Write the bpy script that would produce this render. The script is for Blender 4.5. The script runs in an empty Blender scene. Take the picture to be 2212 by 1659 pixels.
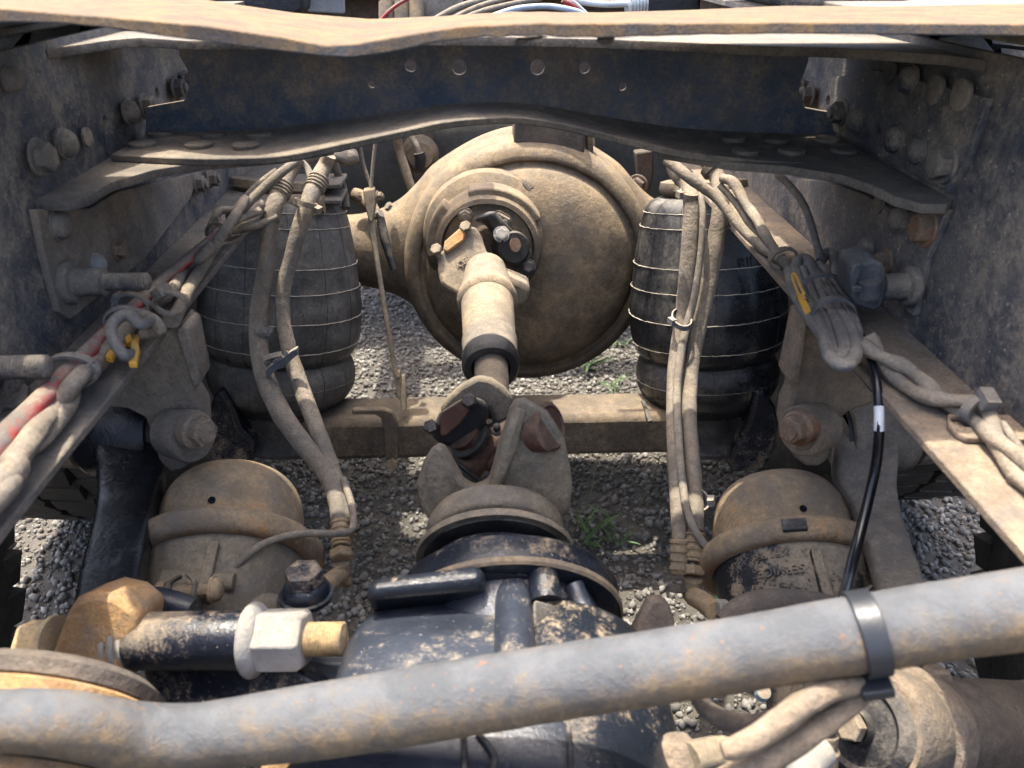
import bpy, math, random
import numpy as np
from mathutils import Vector as V, Matrix, noise
random.seed(7); rng = np.random.default_rng(7)
C = bpy.context.scene.collection
sc = bpy.context.scene

# ------------------------------------------------------------------ camera, sky, sun, exposure
H = 1.07; TH = math.radians(29.8); PS = math.radians(2.1); FPX = 1662.0
cd = bpy.data.cameras.new('camera'); cam = bpy.data.objects.new('camera', cd); C.objects.link(cam)
cd.sensor_width = 34.6; cd.lens = 34.6 * FPX / 2212; cd.clip_start = 0.02; cd.clip_end = 400
cam.location = (0, 0, H); cam.rotation_euler = (math.pi/2 - TH, 0, -PS)
cd.dof.use_dof = True; cd.dof.focus_distance = 1.15; cd.dof.aperture_fstop = 8.0
sc.camera = cam
SUN_EL, SUN_AZ = math.radians(75), math.radians(-35)      # azimuth from +Y towards +X
w = bpy.data.worlds.new('World'); sc.world = w; w.use_nodes = True
nt = w.node_tree; bg = nt.nodes['Background']
sky = nt.nodes.new('ShaderNodeTexSky'); sky.sky_type = 'NISHITA'; sky.sun_disc = False
sky.sun_elevation = SUN_EL; sky.sun_rotation = SUN_AZ; sky.air_density = .75; sky.dust_density = 5.0; sky.ozone_density = .6
nt.links.new(sky.outputs[0], bg.inputs[0]); bg.inputs[1].default_value = 0.15
sl = bpy.data.lights.new('sun', 'SUN'); so = bpy.data.objects.new('sun', sl); C.objects.link(so)
sl.energy = 2.0; sl.angle = math.radians(0.7); sl.color = (1, 0.93, 0.8)
sd = V((math.sin(SUN_AZ)*math.cos(SUN_EL), math.cos(SUN_AZ)*math.cos(SUN_EL), math.sin(SUN_EL)))
so.rotation_euler = sd.to_track_quat('Z', 'Y').to_euler()
so.location = (0, 0, 4)
vs = sc.view_settings; vs.view_transform = 'Standard'; vs.look = 'None'; vs.exposure = 2.35; vs.gamma = 1
sc.cycles.max_bounces = 8; sc.cycles.diffuse_bounces = 6
sc.cycles.use_denoising = True

# ------------------------------------------------------------------ geometry helpers
CF = V((math.sin(PS)*math.cos(TH), math.cos(PS)*math.cos(TH), -math.sin(TH)))
CR = V((math.cos(PS), -math.sin(PS), 0))
CU = V((math.sin(PS)*math.sin(TH), math.cos(PS)*math.sin(TH), math.cos(TH)))
EYE = V((0, 0, H))
def P(u, v, Y=None, X=None, Z=None, D=None):
    """survey point: where the sight line (u, v) of the measured photograph meets a real plane of the truck"""
    d = CF + CR*((u-1106)/FPX) + CU*((829.5-v)/FPX)
    t = D if D is not None else Y/d.y if Y is not None else X/d.x if X is not None else (Z-H)/d.z
    return EYE + d*t
def dep(p): return (p-EYE).dot(CF)
def prv(p): return 829.5 - FPX*(p-EYE).dot(CU)/dep(p)
def cr(pts, n=8):
    """Catmull-Rom through tuples"""
    a = [np.array(p, float) for p in pts]
    if len(a) == 2: return [a[0]+(a[1]-a[0])*i/n for i in range(n+1)]
    a = [2*a[0]-a[1]] + a + [2*a[-1]-a[-2]]
    out = []
    for i in range(1, len(a)-2):
        p0, p1, p2, p3 = a[i-1:i+3]
        for k in range(n):
            t = k/n
            out.append(.5*((2*p1)+(-p0+p2)*t+(2*p0-5*p1+4*p2-p3)*t*t+(-p0+3*p1-3*p2+p3)*t**3))
    out.append(a[-2]); return out
def frame(ax, ref=None):
    z = V(ax).normalized(); r = V(ref) if ref else (V((0, 0, 1)) if abs(z.z) < .9 else V((1, 0, 0)))
    x = r.cross(z).normalized(); return x, z.cross(x), z
class MB:
    def __init__(s): s.v = []; s.f = []
    def rings(s, rs, close=True, c0=True, c1=True):
        n = len(rs[0]); b = len(s.v)
        for r in rs: s.v += [V(p) for p in r]
        for i in range(len(rs)-1):
            for j in range(n if close else n-1):
                k = (j+1) % n
                s.f.append((b+i*n+j, b+i*n+k, b+(i+1)*n+k, b+(i+1)*n+j))
        if c0: s.f.append(tuple(b+j for j in reversed(range(n))))
        if c1: s.f.append(tuple(b+(len(rs)-1)*n+j for j in range(n)))
        return s
    def tube(s, pts, r, n=12, sub=6, lump=0, flat=None, sq=1):
        """pts tuples (x,y,z[,r]); flat = (sx, sy) squashes the section"""
        p = [tuple(q[:3])+((q[3],) if len(q) > 3 else (r,)) for q in pts]
        q = cr(p, sub) if len(p) > 2 and sub > 1 else [np.array(a, float) for a in p]
        c = [V(a[:3]) for a in q]; rs = []
        T = (c[1]-c[0]).normalized(); x, y, _ = frame(T)
        for i, a in enumerate(c):
            T2 = (c[min(i+1, len(c)-1)]-c[max(i-1, 0)]).normalized()
            x = (x - T2*x.dot(T2)).normalized(); y = T2.cross(x)
            ring = []
            for k in range(n):
                an = 2*math.pi*k/n; rr = q[i][3]
                if lump: rr *= 1+lump*noise.noise(V((a.x*40+math.cos(an)*1.5, a.y*40+math.sin(an)*1.5, a.z*40)))
                fx, fy = flat or (1, 1); ca, sa = math.cos(an), math.sin(an)
                if sq != 1: ca, sa = math.copysign(abs(ca)**sq, ca), math.copysign(abs(sa)**sq, sa)
                ring.append(a + x*(ca*rr*fx) + y*(sa*rr*fy))
            rs.append(ring)
        return s.rings(rs)
    def lathe(s, prof, o, ax, n=40, caps=True, lump=0):
        x, y, z = frame(ax); o = V(o); rs = []
        for r, t in prof:
            ring = []
            for k in range(n):
                an = 2*math.pi*k/n; rr = max(r, 1e-4)
                p = o + z*t + x*(math.cos(an)*rr) + y*(math.sin(an)*rr)
                if lump: p += (x*math.cos(an)+y*math.sin(an))*(lump*noise.noise(p*22))
                ring.append(p)
            rs.append(ring)
        return s.rings(rs, True, caps, caps)
    def box(s, c, size, ax=None, ref=None):
        c = V(c); x, y, z = (V((1, 0, 0)), V((0, 1, 0)), V((0, 0, 1))) if ax is None else frame(ax, ref)
        h = [q/2 for q in size]
        L = [[c+x*(sx*h[0])+y*(sy*h[1])+z*(k*h[2]) for sx, sy in ((-1, -1), (1, -1), (1, 1), (-1, 1))] for k in (-1, 1)]
        return s.rings(L)
    def prism(s, pts, off):
        off = V(off); a = [V(p) for p in pts]
        nrm = V((0, 0, 0))
        for i in range(len(a)): nrm += a[i].cross(a[(i+1) % len(a)])
        if nrm.dot(off) < 0: a.reverse()
        return s.rings([a, [p+off for p in a]])
    def join(s, o):
        b = len(s.v); s.v += o.v; s.f += [tuple(b+i for i in f) for f in o.f]; return s
    def rough(s, amp, scale=30):
        s.v = [p + V((noise.noise(p*scale), noise.noise(p*scale+V((9, 3, 1))), noise.noise(p*scale+V((2, 7, 5)))))*amp for p in s.v]; return s
def hexpts(o, ax, r, ref=None, spin=0):
    x, y, z = frame(ax, ref); return [V(o)+x*(math.cos(spin+k*math.pi/3)*r)+y*(math.sin(spin+k*math.pi/3)*r) for k in range(6)]
def hexnut(mb, o, ax, r, h, spin=0):
    z = V(ax).normalized()
    return mb.rings([hexpts(V(o), ax, r, None, spin), hexpts(V(o)+z*h*.88, ax, r, None, spin), hexpts(V(o)+z*h, ax, r*.86, None, spin)])
def from_curve(cu, M):
    ob = bpy.data.objects.new('tmp', cu); C.objects.link(ob)
    me = bpy.data.meshes.new_from_object(ob.evaluated_get(bpy.context.evaluated_depsgraph_get()))
    mb = MB(); mb.v = [M @ q.co for q in me.vertices]; mb.f = [tuple(p.vertices) for p in me.polygons]
    bpy.data.objects.remove(ob); bpy.data.curves.remove(cu); bpy.data.meshes.remove(me); return mb
def plate(pts, o, ex, ey, th, holes=(), bev=.001):
    """flat plate from a world outline; holes = (centre, radius); thickness grows along ex x ey"""
    o, ex, ey = V(o), V(ex).normalized(), V(ey).normalized(); ez = ex.cross(ey)
    cu = bpy.data.curves.new('tmp', 'CURVE'); cu.dimensions = '2D'; cu.fill_mode = 'BOTH'
    cu.extrude = th/2-bev; cu.bevel_depth = bev; cu.bevel_resolution = 1; cu.offset = -bev
    loops = [[((V(p)-o).dot(ex), (V(p)-o).dot(ey)) for p in pts]]
    for c, r in holes:
        x, y = (V(c)-o).dot(ex), (V(c)-o).dot(ey)
        loops.append([(x+r*math.cos(k*math.pi/8), y+r*math.sin(k*math.pi/8)) for k in range(16)])
    for L in loops:
        sp = cu.splines.new('POLY'); sp.points.add(len(L)-1); sp.use_cyclic_u = True
        for q, (x, y) in zip(sp.points, L): q.co = (x, y, 0, 1)
    M = Matrix((ex, ey, ez)).transposed().to_4x4(); M.translation = o+ez*(th/2)
    return from_curve(cu, M)
def text(body, size, o, ex, ey, depth=.0015, bold=0):
    cu = bpy.data.curves.new('tmp', 'FONT'); cu.body = body; cu.size = size; cu.extrude = depth; cu.align_x = 'CENTER'; cu.align_y = 'CENTER'
    cu.offset = bold; cu.resolution_u = 3
    ex = V(ex).normalized(); ey = (V(ey)-ex*V(ey).dot(ex)).normalized(); M = Matrix((ex, ey, ex.cross(ey))).transposed().to_4x4(); M.translation = V(o)
    return from_curve(cu, M)
ORG = {}
def thing(name, label, cat, loc, group=None):
    o = bpy.data.objects.new(name, None); C.objects.link(o); o.location = loc; o.empty_display_size = .02
    o['label'] = label; o['category'] = cat
    if group: o['group'] = group
    ORG[o] = V(loc); return o
def mesh_of(name, mb, m, org, sm):
    me = bpy.data.meshes.new(name); me.from_pydata([tuple(p-org) for p in mb.v], [], mb.f)
    me.materials.append(m)
    me.validate(); me.update()
    import bmesh
    bm = bmesh.new(); bm.from_mesh(me); bmesh.ops.recalc_face_normals(bm, faces=bm.faces); bm.to_mesh(me); bm.free()
    me.polygons.foreach_set('use_smooth', [True]*len(me.polygons)); me.set_sharp_from_angle(angle=math.radians(sm))
    return me
def add(name, mb, m, parent, bev=0, sm=38, label=None, kind=None):
    org = ORG[parent]; o = bpy.data.objects.new(name, mesh_of(name, mb, m, org, sm)); C.objects.link(o); o.parent = parent; ORG[o] = org
    if bev: bevel(o, bev)
    if label: o['label'] = label
    if kind: o['kind'] = kind
    return o
def bevel(o, b, seg=2):
    md = o.modifiers.new('edge', 'BEVEL'); md.width = b; md.segments = seg; md.limit_method = 'ANGLE'; md.angle_limit = math.radians(40); md.harden_normals = False
def solo(name, mb, m, label=None, cat=None, group=None, bev=0, sm=38, kind=None):
    a = np.array([tuple(p) for p in mb.v]); c = (a.min(0)+a.max(0))/2; org = V((c[0], c[1], a[:, 2].min()))
    o = bpy.data.objects.new(name, mesh_of(name, mb, m, org, sm)); C.objects.link(o); o.location = org; ORG[o] = org
    if label: o['label'] = label
    if cat: o['category'] = cat
    if group: o['group'] = group
    if kind: o['kind'] = kind
    if bev: bevel(o, bev)
    return o
SH = {}
def put(name, shape, m, parent, o, ax, r, spin=0, label=None):
    """a fastener: shares its mesh with its likes"""
    key = (shape, m.name)
    if key not in SH:
        mb = MB(); z = V((0, 0, 1))
        if shape == 'hex': mb.lathe([(1.28, 0), (1.3, .08), (1.22, .2), (1.0, .22)], (0, 0, 0), z, 20); hexnut(mb, (0, 0, .2), z, 1.0, .75); mb.lathe([(.72, 0.93), (.7, .99), (.3, 1.0)], (0, 0, 0), z, 16)
        if shape == 'dome': mb.lathe([(1.12, -.1), (1.12, .1), (1, .14), (.97, .35), (.85, .6), (.6, .78), (.3, .87), (.01, .9)], (0, 0, 0), z, 24)
        if shape == 'flat': mb.lathe([(1, -.1), (1, .15), (.96, .2), (.8, .23), (.01, .24)], (0, 0, 0), z, 24)
        if shape == 'nut': mb.lathe([(1.35, 0), (1.38, .08), (1.3, .2), (1.05, .22)], (0, 0, 0), z, 20); hexnut(mb, (0, 0, .2), z, 1.08, .9); mb.lathe([(.58, 1.0), (.6, 1.35), (.52, 1.42), (.01, 1.42)], (0, 0, 0), z, 16)
        if shape == 'head': hexnut(mb, (0, 0, 0), z, 1.0, .8)
        if shape == 'block': mb.box((0, 0, 0), (2, 1.5, 1.3))
        SH[key] = mesh_of(name, mb, m, V((0, 0, 0)), 35)
    ob = bpy.data.objects.new(name, SH[key]); C.objects.link(ob); ob.parent = parent
    x, y, z = frame(ax); M = Matrix((x, y, z)).transposed().to_4x4() @ Matrix.Rotation(spin, 4, 'Z') @ Matrix.Scale(r, 4)
    M.translation = V(o)-ORG[parent]; ob.matrix_local = M
    if label: ob['label'] = label
    return ob
def tp(L):
    """(u, v, Y, half width) rows to tube points"""
    out = []
    for u, v, Y, hw in L:
        p = P(u, v, Y=Y); out.append((*p, hw*dep(p)/FPX))
    return out
def axprof(a, b, prof):
    a, b = V(a), V(b); L = (b-a).length; out = []
    for v, hw in prof:
        lo, hi = -.6, 1.6
        sgn = 1 if prv(b) > prv(a) else -1
        for _ in range(40):
            m_ = (lo+hi)/2
            if (prv(a+(b-a)*m_)-v)*sgn > 0: hi = m_
            else: lo = m_
        out.append((hw*dep(a+(b-a)*lo)/FPX, lo*L))
    return out
def pz(L, Y): return [P(u, v, Y=Y) for u, v in L]

# ------------------------------------------------------------------ materials
def mat(name, base, dust=(.25, .195, .13), amt=.5, rust=0., rough=.45, spk=0., bump=.35, sc_=1., up=.3, vary=.35, rustc=(.26, .095, .03), soft=.22, metal=0., island=0., spkc=(.5, .42, .3)):
    m = bpy.data.materials.new(name); m.use_nodes = True; t = m.node_tree; N = t.nodes; Lk = t.links.new
    bs = N['Principled BSDF']
    def nd(ty, **k):
        n = N.new(ty)
        for a, b in k.items(): setattr(n, a, b)
        return n
    def val(x, inp):
        if isinstance(x, (int, float)): inp.default_value = x
        elif isinstance(x, tuple): inp.default_value = (*x, 1) if len(x) == 3 else x
        else: Lk(x, inp)
    def mth(op, a, b=0., c=0.):
        n = nd('ShaderNodeMath', operation=op); val(a, n.inputs[0]); val(b, n.inputs[1]); val(c, n.inputs[2]); return n.outputs[0]
    def mr(x, lo, hi, a=0., b=1.):
        n = nd('ShaderNodeMapRange', interpolation_type='SMOOTHSTEP'); val(x, n.inputs[0])
        for i, q in enumerate((lo, hi, a, b)): n.inputs[i+1].default_value = q
        return n.outputs[0]
    def mix(f, a, b, bt='MIX'):
        n = nd('ShaderNodeMix', data_type='RGBA', blend_type=bt); val(f, n.inputs[0]); val(a, n.inputs[6]); val(b, n.inputs[7]); return n.outputs[2]
    g = nd('ShaderNodeNewGeometry'); off = nd('ShaderNodeVectorMath', operation='ADD'); Lk(g.outputs['Position'], off.inputs[0])
    off.inputs[1].default_value = (random.uniform(-5, 5), random.uniform(-5, 5), random.uniform(-5, 5))
    def ns(scale, det=5, ro=.6):
        n = nd('ShaderNodeTexNoise'); n.inputs['Scale'].default_value = scale; n.inputs['Detail'].default_value = det; n.inputs['Roughness'].default_value = ro
        Lk(off.outputs[0], n.inputs['Vector']); return n.outputs['Fac']
    n1, n2, n3, n4, n5 = ns(7*sc_, 6, .65), ns(45*sc_, 6, .7), ns(300*sc_, 4, .75), ns(16*sc_, 8, .75), ns(110*sc_, 4, .7)
    sep = nd('ShaderNodeSeparateXYZ'); Lk(g.outputs['Normal'], sep.inputs[0])
    v = mth('ADD', mth('MULTIPLY', n1, .95), mth('ADD', mth('MULTIPLY', n2, .65), mth('MULTIPLY', n3, .43)))
    v = mth('ADD', v, mth('MULTIPLY', sep.outputs[2], up))
    th_ = 1.55-amt
    mask = mr(v, th_-soft*.75, th_+soft*.75)
    g_ = sum(dust)/3; cool = tuple(.62*(.45*c+.55*g_) for c in dust)
    dv = mix(mr(n4, .36, .62), cool, tuple(min(1, c*1.08) for c in dust))
    dv = mix(mth('MULTIPLY', mr(n2, .40, .58, 1., 0.), .5), dv, tuple(c*.55 for c in dust))
    dv = mix(mth('MULTIPLY', mr(n5, .34, .50, 1., 0.), .4), dv, tuple(c*.5 for c in dust))
    dv = mix(mth('MULTIPLY', mr(n3, .36, .52, 1., 0.), .45), dv, tuple(c*.45 for c in dust))
    dv = mix(mth('MULTIPLY', mr(n3, .58, .72), .4), dv, tuple(min(1, c*1.6) for c in dust))
    bv = mix(mr(n1, .35, .65), tuple(c*(1-vary) for c in base), tuple(min(1, c*(1+vary)) for c in base))
    if island: 
        bv = mix(g.outputs['Random Per Island'], tuple(c*(1-island) for c in base), tuple(min(1, c*(1+island)) for c in base))
    col = mix(mask, bv, dv)
    if rust:
        rm = mr(mth('ADD', mth('MULTIPLY', n4, .8), mth('MULTIPLY', n2, .35)), .80-rust*.45, .92-rust*.45)
        rc = mix(mr(n2, .35, .65), tuple(c*.55 for c in rustc), rustc)
        col = mix(rm, col, rc)
    if spk:
        vo = nd('ShaderNodeTexVoronoi'); vo.inputs['Scale'].default_value = 130; Lk(off.outputs[0], vo.inputs['Vector'])
        vo2 = nd('ShaderNodeTexVoronoi'); vo2.inputs['Scale'].default_value = 310; Lk(off.outputs[0], vo2.inputs['Vector'])
        s2 = nd('ShaderNodeSeparateColor'); Lk(vo.outputs['Color'], s2.inputs[0])
        r1 = mth('MULTIPLY', mth('POWER', s2.outputs[0], 6), .34*spk)
        k1 = mr(mth('SUBTRACT', r1, vo.outputs['Distance']), -.04, .06)
        s3 = nd('ShaderNodeSeparateColor'); Lk(vo2.outputs['Color'], s3.inputs[0])
        k2 = mr(mth('SUBTRACT', mth('MULTIPLY', mth('POWER', s3.outputs[1], 3), .42*spk), vo2.outputs['Distance']), -.04, .08)
        col = mix(mth('MULTIPLY', mth('MINIMUM', mth('ADD', k1, k2), 1.), mr(n4, .35, .6, .25, .85)), col, spkc)
    Lk(col, bs.inputs['Base Color'])
    rr = nd('ShaderNodeMix', data_type='FLOAT'); Lk(mask, rr.inputs[0]); rr.inputs[2].default_value = rough; rr.inputs[3].default_value = .95
    ro2 = mth('ADD', rr.outputs[0], mth('MULTIPLY', mth('SUBTRACT', n2, .5), .3)); Lk(ro2, bs.inputs['Roughness'])
    bs.inputs['Metallic'].default_value = metal
    bs.inputs['Specular IOR Level'].default_value = .4
    if bump:
        h = mth('ADD', mth('MULTIPLY', n3, .5), mth('ADD', mth('MULTIPLY', n5, .9), mth('ADD', mth('MULTIPLY', n2, .9), mth('MULTIPLY', mask, .35))))
        b = nd('ShaderNodeBump'); b.inputs['Strength'].default_value = bump; b.inputs['Distance'].default_value = .0035; Lk(h, b.inputs['Height']); Lk(b.outputs[0], bs.inputs['Normal'])
    return m
DUST = (.25, .205, .15); MUD = (.17, .145, .115)
M = {}
M['frame'] = mat('frame_paint', (.036, .050, .076), (.26, .215, .158), .58, .16, .48, .6, .6, soft=.28, up=.12, sc_=.9)
M['frame_muddy'] = mat('frame_muddy', (.035, .043, .055), (.23, .19, .145), .84, .16, .7, .15, .6, up=.3, soft=.3)
M['web'] = mat('crossmember_paint', (.050, .082, .135), (.25, .20, .148), .52, .12, .45, .2, .5, soft=.30, up=.3, sc_=.8)
M['flange'] = mat('dusty_flange', (.035, .043, .058), (.20, .168, .128), .72, .08, .7, .1, .55, up=.35, soft=.3)
M['tan'] = mat('tan_rust_plate', (.065, .07, .08), (.20, .125, .06), .56, .30, .7, .1, .6, rustc=(.20, .085, .027), soft=.22, sc_=1.6)
M['black'] = mat('black_gloss_paint', (.009, .012, .018), (.26, .20, .13), .30, .05, .3, .35, .25, up=.15, soft=.12, spkc=(.3, .26, .2))
M['blackclean'] = mat('black_casting_paint', (.018, .022, .031), (.26, .21, .15), .22, .04, .34, .5, .25, up=.1, soft=.14, spkc=(.32, .29, .25))
M['navy'] = mat('navy_paint', (.008, .011, .02), (.26, .20, .13), .44, .12, .3, .5, .25, up=.05, soft=.14)
M['casting'] = mat('dust_shade_casting', (.062, .045, .031), (.26, .195, .12), .72, .05, .75, 0, .45, up=.62, soft=.42)  # dust thins downward, so the bowl's lower half carries shade in its colour
M['yoke'] = mat('dusty_yoke', (.055, .048, .04), (.27, .215, .145), .76, .08, .75, .15, .45, up=.35, soft=.35)
M['shaft'] = mat('shaft_tube', (.10, .09, .075), (.27, .215, .145), .72, .26, .7, .2, .4, up=.2, soft=.3)
M['darkmetal'] = mat('dark_metal', (.018, .018, .02), MUD, .35, .03, .55, .05, .45)
M['rubber'] = mat('rubber', (.012, .012, .013), (.16, .14, .11), .30, 0, .42, .08, .25, up=.15, soft=.35)
M['bag'] = mat('air_spring_rubber', (.024, .025, .028), (.19, .175, .145), .46, 0, .30, .05, .12, up=.4, soft=.5, sc_=.7)
M['bagclean'] = mat('clean_spring_rubber', (.015, .016, .018), (.17, .155, .13), .24, 0, .25, .05, .06, up=.35, soft=.4, sc_=.6)
M['cord'] = mat('frayed_cord', (.55, .50, .42), (.4, .34, .25), .4, 0, .9, 0, .3)
M['hose'] = mat('muddy_hose', (.06, .055, .05), (.255, .21, .155), .95, 0, .8, .05, .7, up=.25, soft=.4)
M['hosegrey'] = mat('grey_line', (.07, .08, .095), (.25, .21, .16), .72, 0, .6, .05, .4, up=.2)
M['tape'] = mat('taped_cable', (.055, .058, .065), (.27, .22, .16), .78, 0, .6, .05, .6, up=.35, soft=.35)
M['greytape'] = mat('grey_tape', (.12, .13, .145), (.25, .215, .17), .52, 0, .5, .05, .6, up=.3, soft=.3)
M['red'] = mat('red_cable', (.40, .022, .032), (.25, .2, .15), .48, 0, .5, 0, .3, up=.2)
M['plastic'] = mat('grey_plastic', (.11, .125, .15), (.30, .26, .2), .50, 0, .5, 0, .3)
M['blackcable'] = mat('black_cable', (.006, .007, .01), (.2, .16, .12), .10, 0, .22, .05, .08, up=0)
M['whitepaint'] = mat('white_paint_mark', (.7, .72, .75), DUST, .2, 0, .6, 0, .2)
M['armblack'] = mat('arm_black_paint', (.009, .0105, .013), (.24, .19, .13), .18, .06, .25, .35, .3, up=.1, soft=.12, spkc=(.3, .26, .2))
M['beam'] = mat('beam_paint', (.05, .044, .038), (.20, .155, .105), .66, .2, .7, .2, .45, up=.25, soft=.3)
M['strap'] = mat('strap_rubber', (.022, .025, .03), (.16, .14, .11), .2, 0, .4, 0, .1, up=-.1)
M['plug'] = mat('plug_plastic', (.03, .04, .055), (.17, .155, .13), .45, 0, .5, 0, .2, soft=.4)
M['yellow'] = mat('yellow_clip', (.55, .29, .03), (.42, .3, .14), .35, 0, .5, 0, .25, up=.1)
M['can'] = mat('dusty_can', (.20, .11, .055), (.31, .225, .13), .66, .36, .8, .15, .5, up=.3, rustc=(.38, .17, .06), soft=.3)
M['chamber'] = mat('chamber_body', (.022, .024, .028), (.26, .21, .14), .72, .05, .6, .1, .5, up=.3, soft=.12)
M['chamberdark'] = mat('chamber_dark', (.016, .018, .022), (.27, .215, .145), .42, .14, .5, .2, .45, up=.15, soft=.06)
M['rustblock'] = mat('orange_rust', (.38, .20, .085), (.44, .26, .11), .55, .35, .85, .1, .5, rustc=(.34, .14, .05), sc_=1.5)
M['steelnut'] = mat('weathered_zinc', (.26, .26, .255), (.34, .30, .24), .36, .10, .5, .1, .35, rustc=(.4, .2, .07))
M['tannut'] = mat('tan_hardware', (.36, .27, .16), (.50, .37, .2), .6, .2, .7, .1, .4, rustc=(.42, .22, .08))
M['pipe'] = mat('grey_pipe', (.088, .094, .102), (.21, .15, .085), .74, .26, .5, .7, .5, up=-.45, soft=.32, rustc=(.30, .11, .035), sc_=3.0, spkc=(.19, .11, .065), vary=.25)
M['bolt'] = mat('dusty_bolt', (.035, .045, .065), (.24, .20, .15), .66, .16, .55, .1, .5, up=.25)
M['rustbolt'] = mat('rusty_bolt', (.16, .075, .035), (.28, .19, .12), .55, .4, .75, .05, .45)
M['mudpart'] = mat('mud_caked', (.06, .05, .042), (.15, .122, .095), .9, .03, .85, .05, .9, up=.2)
M['mudtan'] = mat('mud_caked_tan', (.10, .08, .06), (.27, .205, .14), .95, .06, .85, .05, .9, up=.2)
M['brown'] = mat('brown_member', (.055, .045, .038), (.14, .11, .085), .75, .12, .8, 0, .6)
M['tank'] = mat('blue_grey_tank', (.05, .06, .07), (.12, .115, .1), .55, .03, .6, 0, .2, soft=.4)
M['tyre'] = mat('tyre_rubber', (.013, .013, .014), (.13, .115, .09), .40, 0, .75, .1, .4, up=.3, soft=.35)
M['ground'] = mat('gravel_ground', (.125, .115, .10), (.16, .14, .11), .5, 0, .95, .3, 1.0, sc_=2, up=0)
M['stone'] = mat('gravel_stone', (.185, .175, .158), (.18, .158, .128), .45, 0, .9, 0, .3, up=0, island=.5)
M['leaf'] = mat('weed_leaf', (.055, .10, .028), (.12, .12, .06), .3, 0, .6, 0, .1, up=0, vary=.4)
M['stalk'] = mat('dry_stalk', (.17, .2, .08), (.25, .22, .12), .4, 0, .7, 0, .1)
M['redcap'] = mat('red_brown_cap', (.15, .07, .045), (.22, .16, .11), .45, .2, .7, 0, .35)
M['spider'] = mat('dark_red_spider', (.055, .02, .014), (.14, .085, .055), .45, .08, .5, .05, .4)
M['whitehose'] = mat('white_hose', (.55, .58, .6), (.4, .36, .28), .4, 0, .45, 0, .1)
M['bluehose'] = mat('pale_blue_hose', (.35, .42, .5), (.35, .32, .26), .3, 0, .35, 0, .1)
M['silver'] = mat('silver_fitting', (.6, .62, .62), (.45, .42, .35), .3, 0, .35, 0, .1, metal=.6)
M['letter'] = mat('cast_letter', (.13, .11, .08), (.30, .24, .16), .6, .1, .8, 0, .3)

# ------------------------------------------------------------------ ground
mb = MB(); mb.rings([[V((-120, -60, 0)), V((120, -60, 0))], [V((-120, 180, 0)), V((120, 180, 0))]], close=False, c0=False, c1=False)
solo('ground', mb, M['ground'], kind='structure')
def stones(n, x0, x1, y0, y1, r0, r1):
    t = (1+5**.5)/2
    iv = np.array([(-1, t, 0), (1, t, 0), (-1, -t, 0), (1, -t, 0), (0, -1, t), (0, 1, t), (0, -1, -t), (0, 1, -t), (t, 0, -1), (t, 0, 1), (-t, 0, -1), (-t, 0, 1)], float)/math.hypot(1, t)
    jf = np.array([(0, 11, 5), (0, 5, 1), (0, 1, 7), (0, 7, 10), (0, 10, 11), (1, 5, 9), (5, 11, 4), (11, 10, 2), (10, 7, 6), (7, 1, 8), (3, 9, 4), (3, 4, 2), (3, 2, 6), (3, 6, 8), (3, 8, 9), (4, 9, 5), (2, 4, 11), (6, 2, 10), (8, 6, 7), (9, 8, 1)])
    r = r0+(r1-r0)*rng.random(n)**2.6
    vv = iv[None]*(1+rng.normal(0, .22, (n, 12, 1)))*(rng.uniform(.65, 1.3, (n, 1, 3)))*r[:, None, None]
    a = rng.uniform(0, 6.28, n); ca, sa = np.cos(a)[:, None], np.sin(a)[:, None]
    x = vv[..., 0]*ca-vv[..., 1]*sa; y = vv[..., 0]*sa+vv[..., 1]*ca
    pos = np.stack([rng.uniform(x0, x1, n), rng.uniform(y0, y1, n), r*rng.uniform(.1, .7, n)], 1)
    vv = np.stack([x, y, vv[..., 2]], -1)+pos[:, None]
    me = bpy.data.meshes.new('gravel'); F = (jf[None]+12*np.arange(n)[:, None, None]).reshape(-1, 3)
    me.vertices.add(n*12); me.vertices.foreach_set('co', vv.reshape(-1)); me.loops.add(len(F)*3); me.loops.foreach_set('vertex_index', F.reshape(-1).astype(np.int32))
    me.polygons.add(len(F)); me.polygons.foreach_set('loop_start', np.arange(0, len(F)*3, 3, dtype=np.int32)); me.polygons.foreach_set('loop_total', np.full(len(F), 3, dtype=np.int32))
    me.update(calc_edges=True); me.materials.append(M['stone'])
    o = bpy.data.objects.new('gravel', me); C.objects.link(o); o['kind'] = 'stuff'
stones(90000, -1.45, 1.45, .4, 3.0, .002, .0085)

# ------------------------------------------------------------------ frame rails
XL, XR = -.41, .43
def rail(side, label, holes):
    X = XL if side < 0 else XR
    t = thing('frame_rail', label, 'frame rail', (X, .6, .72), 'truck frame rails')
    y0, y1 = -.35, 3.6
    out = [(X, y0, .726), (X, y1, .726), (X, y1, .99), (X, y0, .99)]
    ox = X-.008 if side < 0 else X
    add('web', plate(out, (ox, 0, 0), (0, 1, 0), (0, 0, 1), .008, [(P(u, v, X=X), r) for u, v, r in holes]), M['frame'], t)
    f0, f1 = (X-.008, -.33) if side < 0 else (.347, X+.008)
    mb = MB(); rs = []
    for i in range(60):
        y = y0+(y1-y0)*i/59
        j = (noise.noise(V((y*14, side, 0)))*.0012)
        a, b = (f0, f1+j) if side < 0 else (f0+j, f1)
        rs.append([V((a, y, .718)), V((b, y, .718)), V((b, y, .726)), V((a, y, .726))])
    add('bottom_flange', mb.rings(rs), M['mudtan'] if side > 0 else M['flange'], t, .0015)
    f0, f1 = (X-.008, -.34) if side < 0 else (.357, X+.008)
    add('top_flange', MB().box(((f0+f1)/2, 2.28, .994), (f1-f0, 2.6, .008)), M['frame'], t, .001)
    return t
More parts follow.
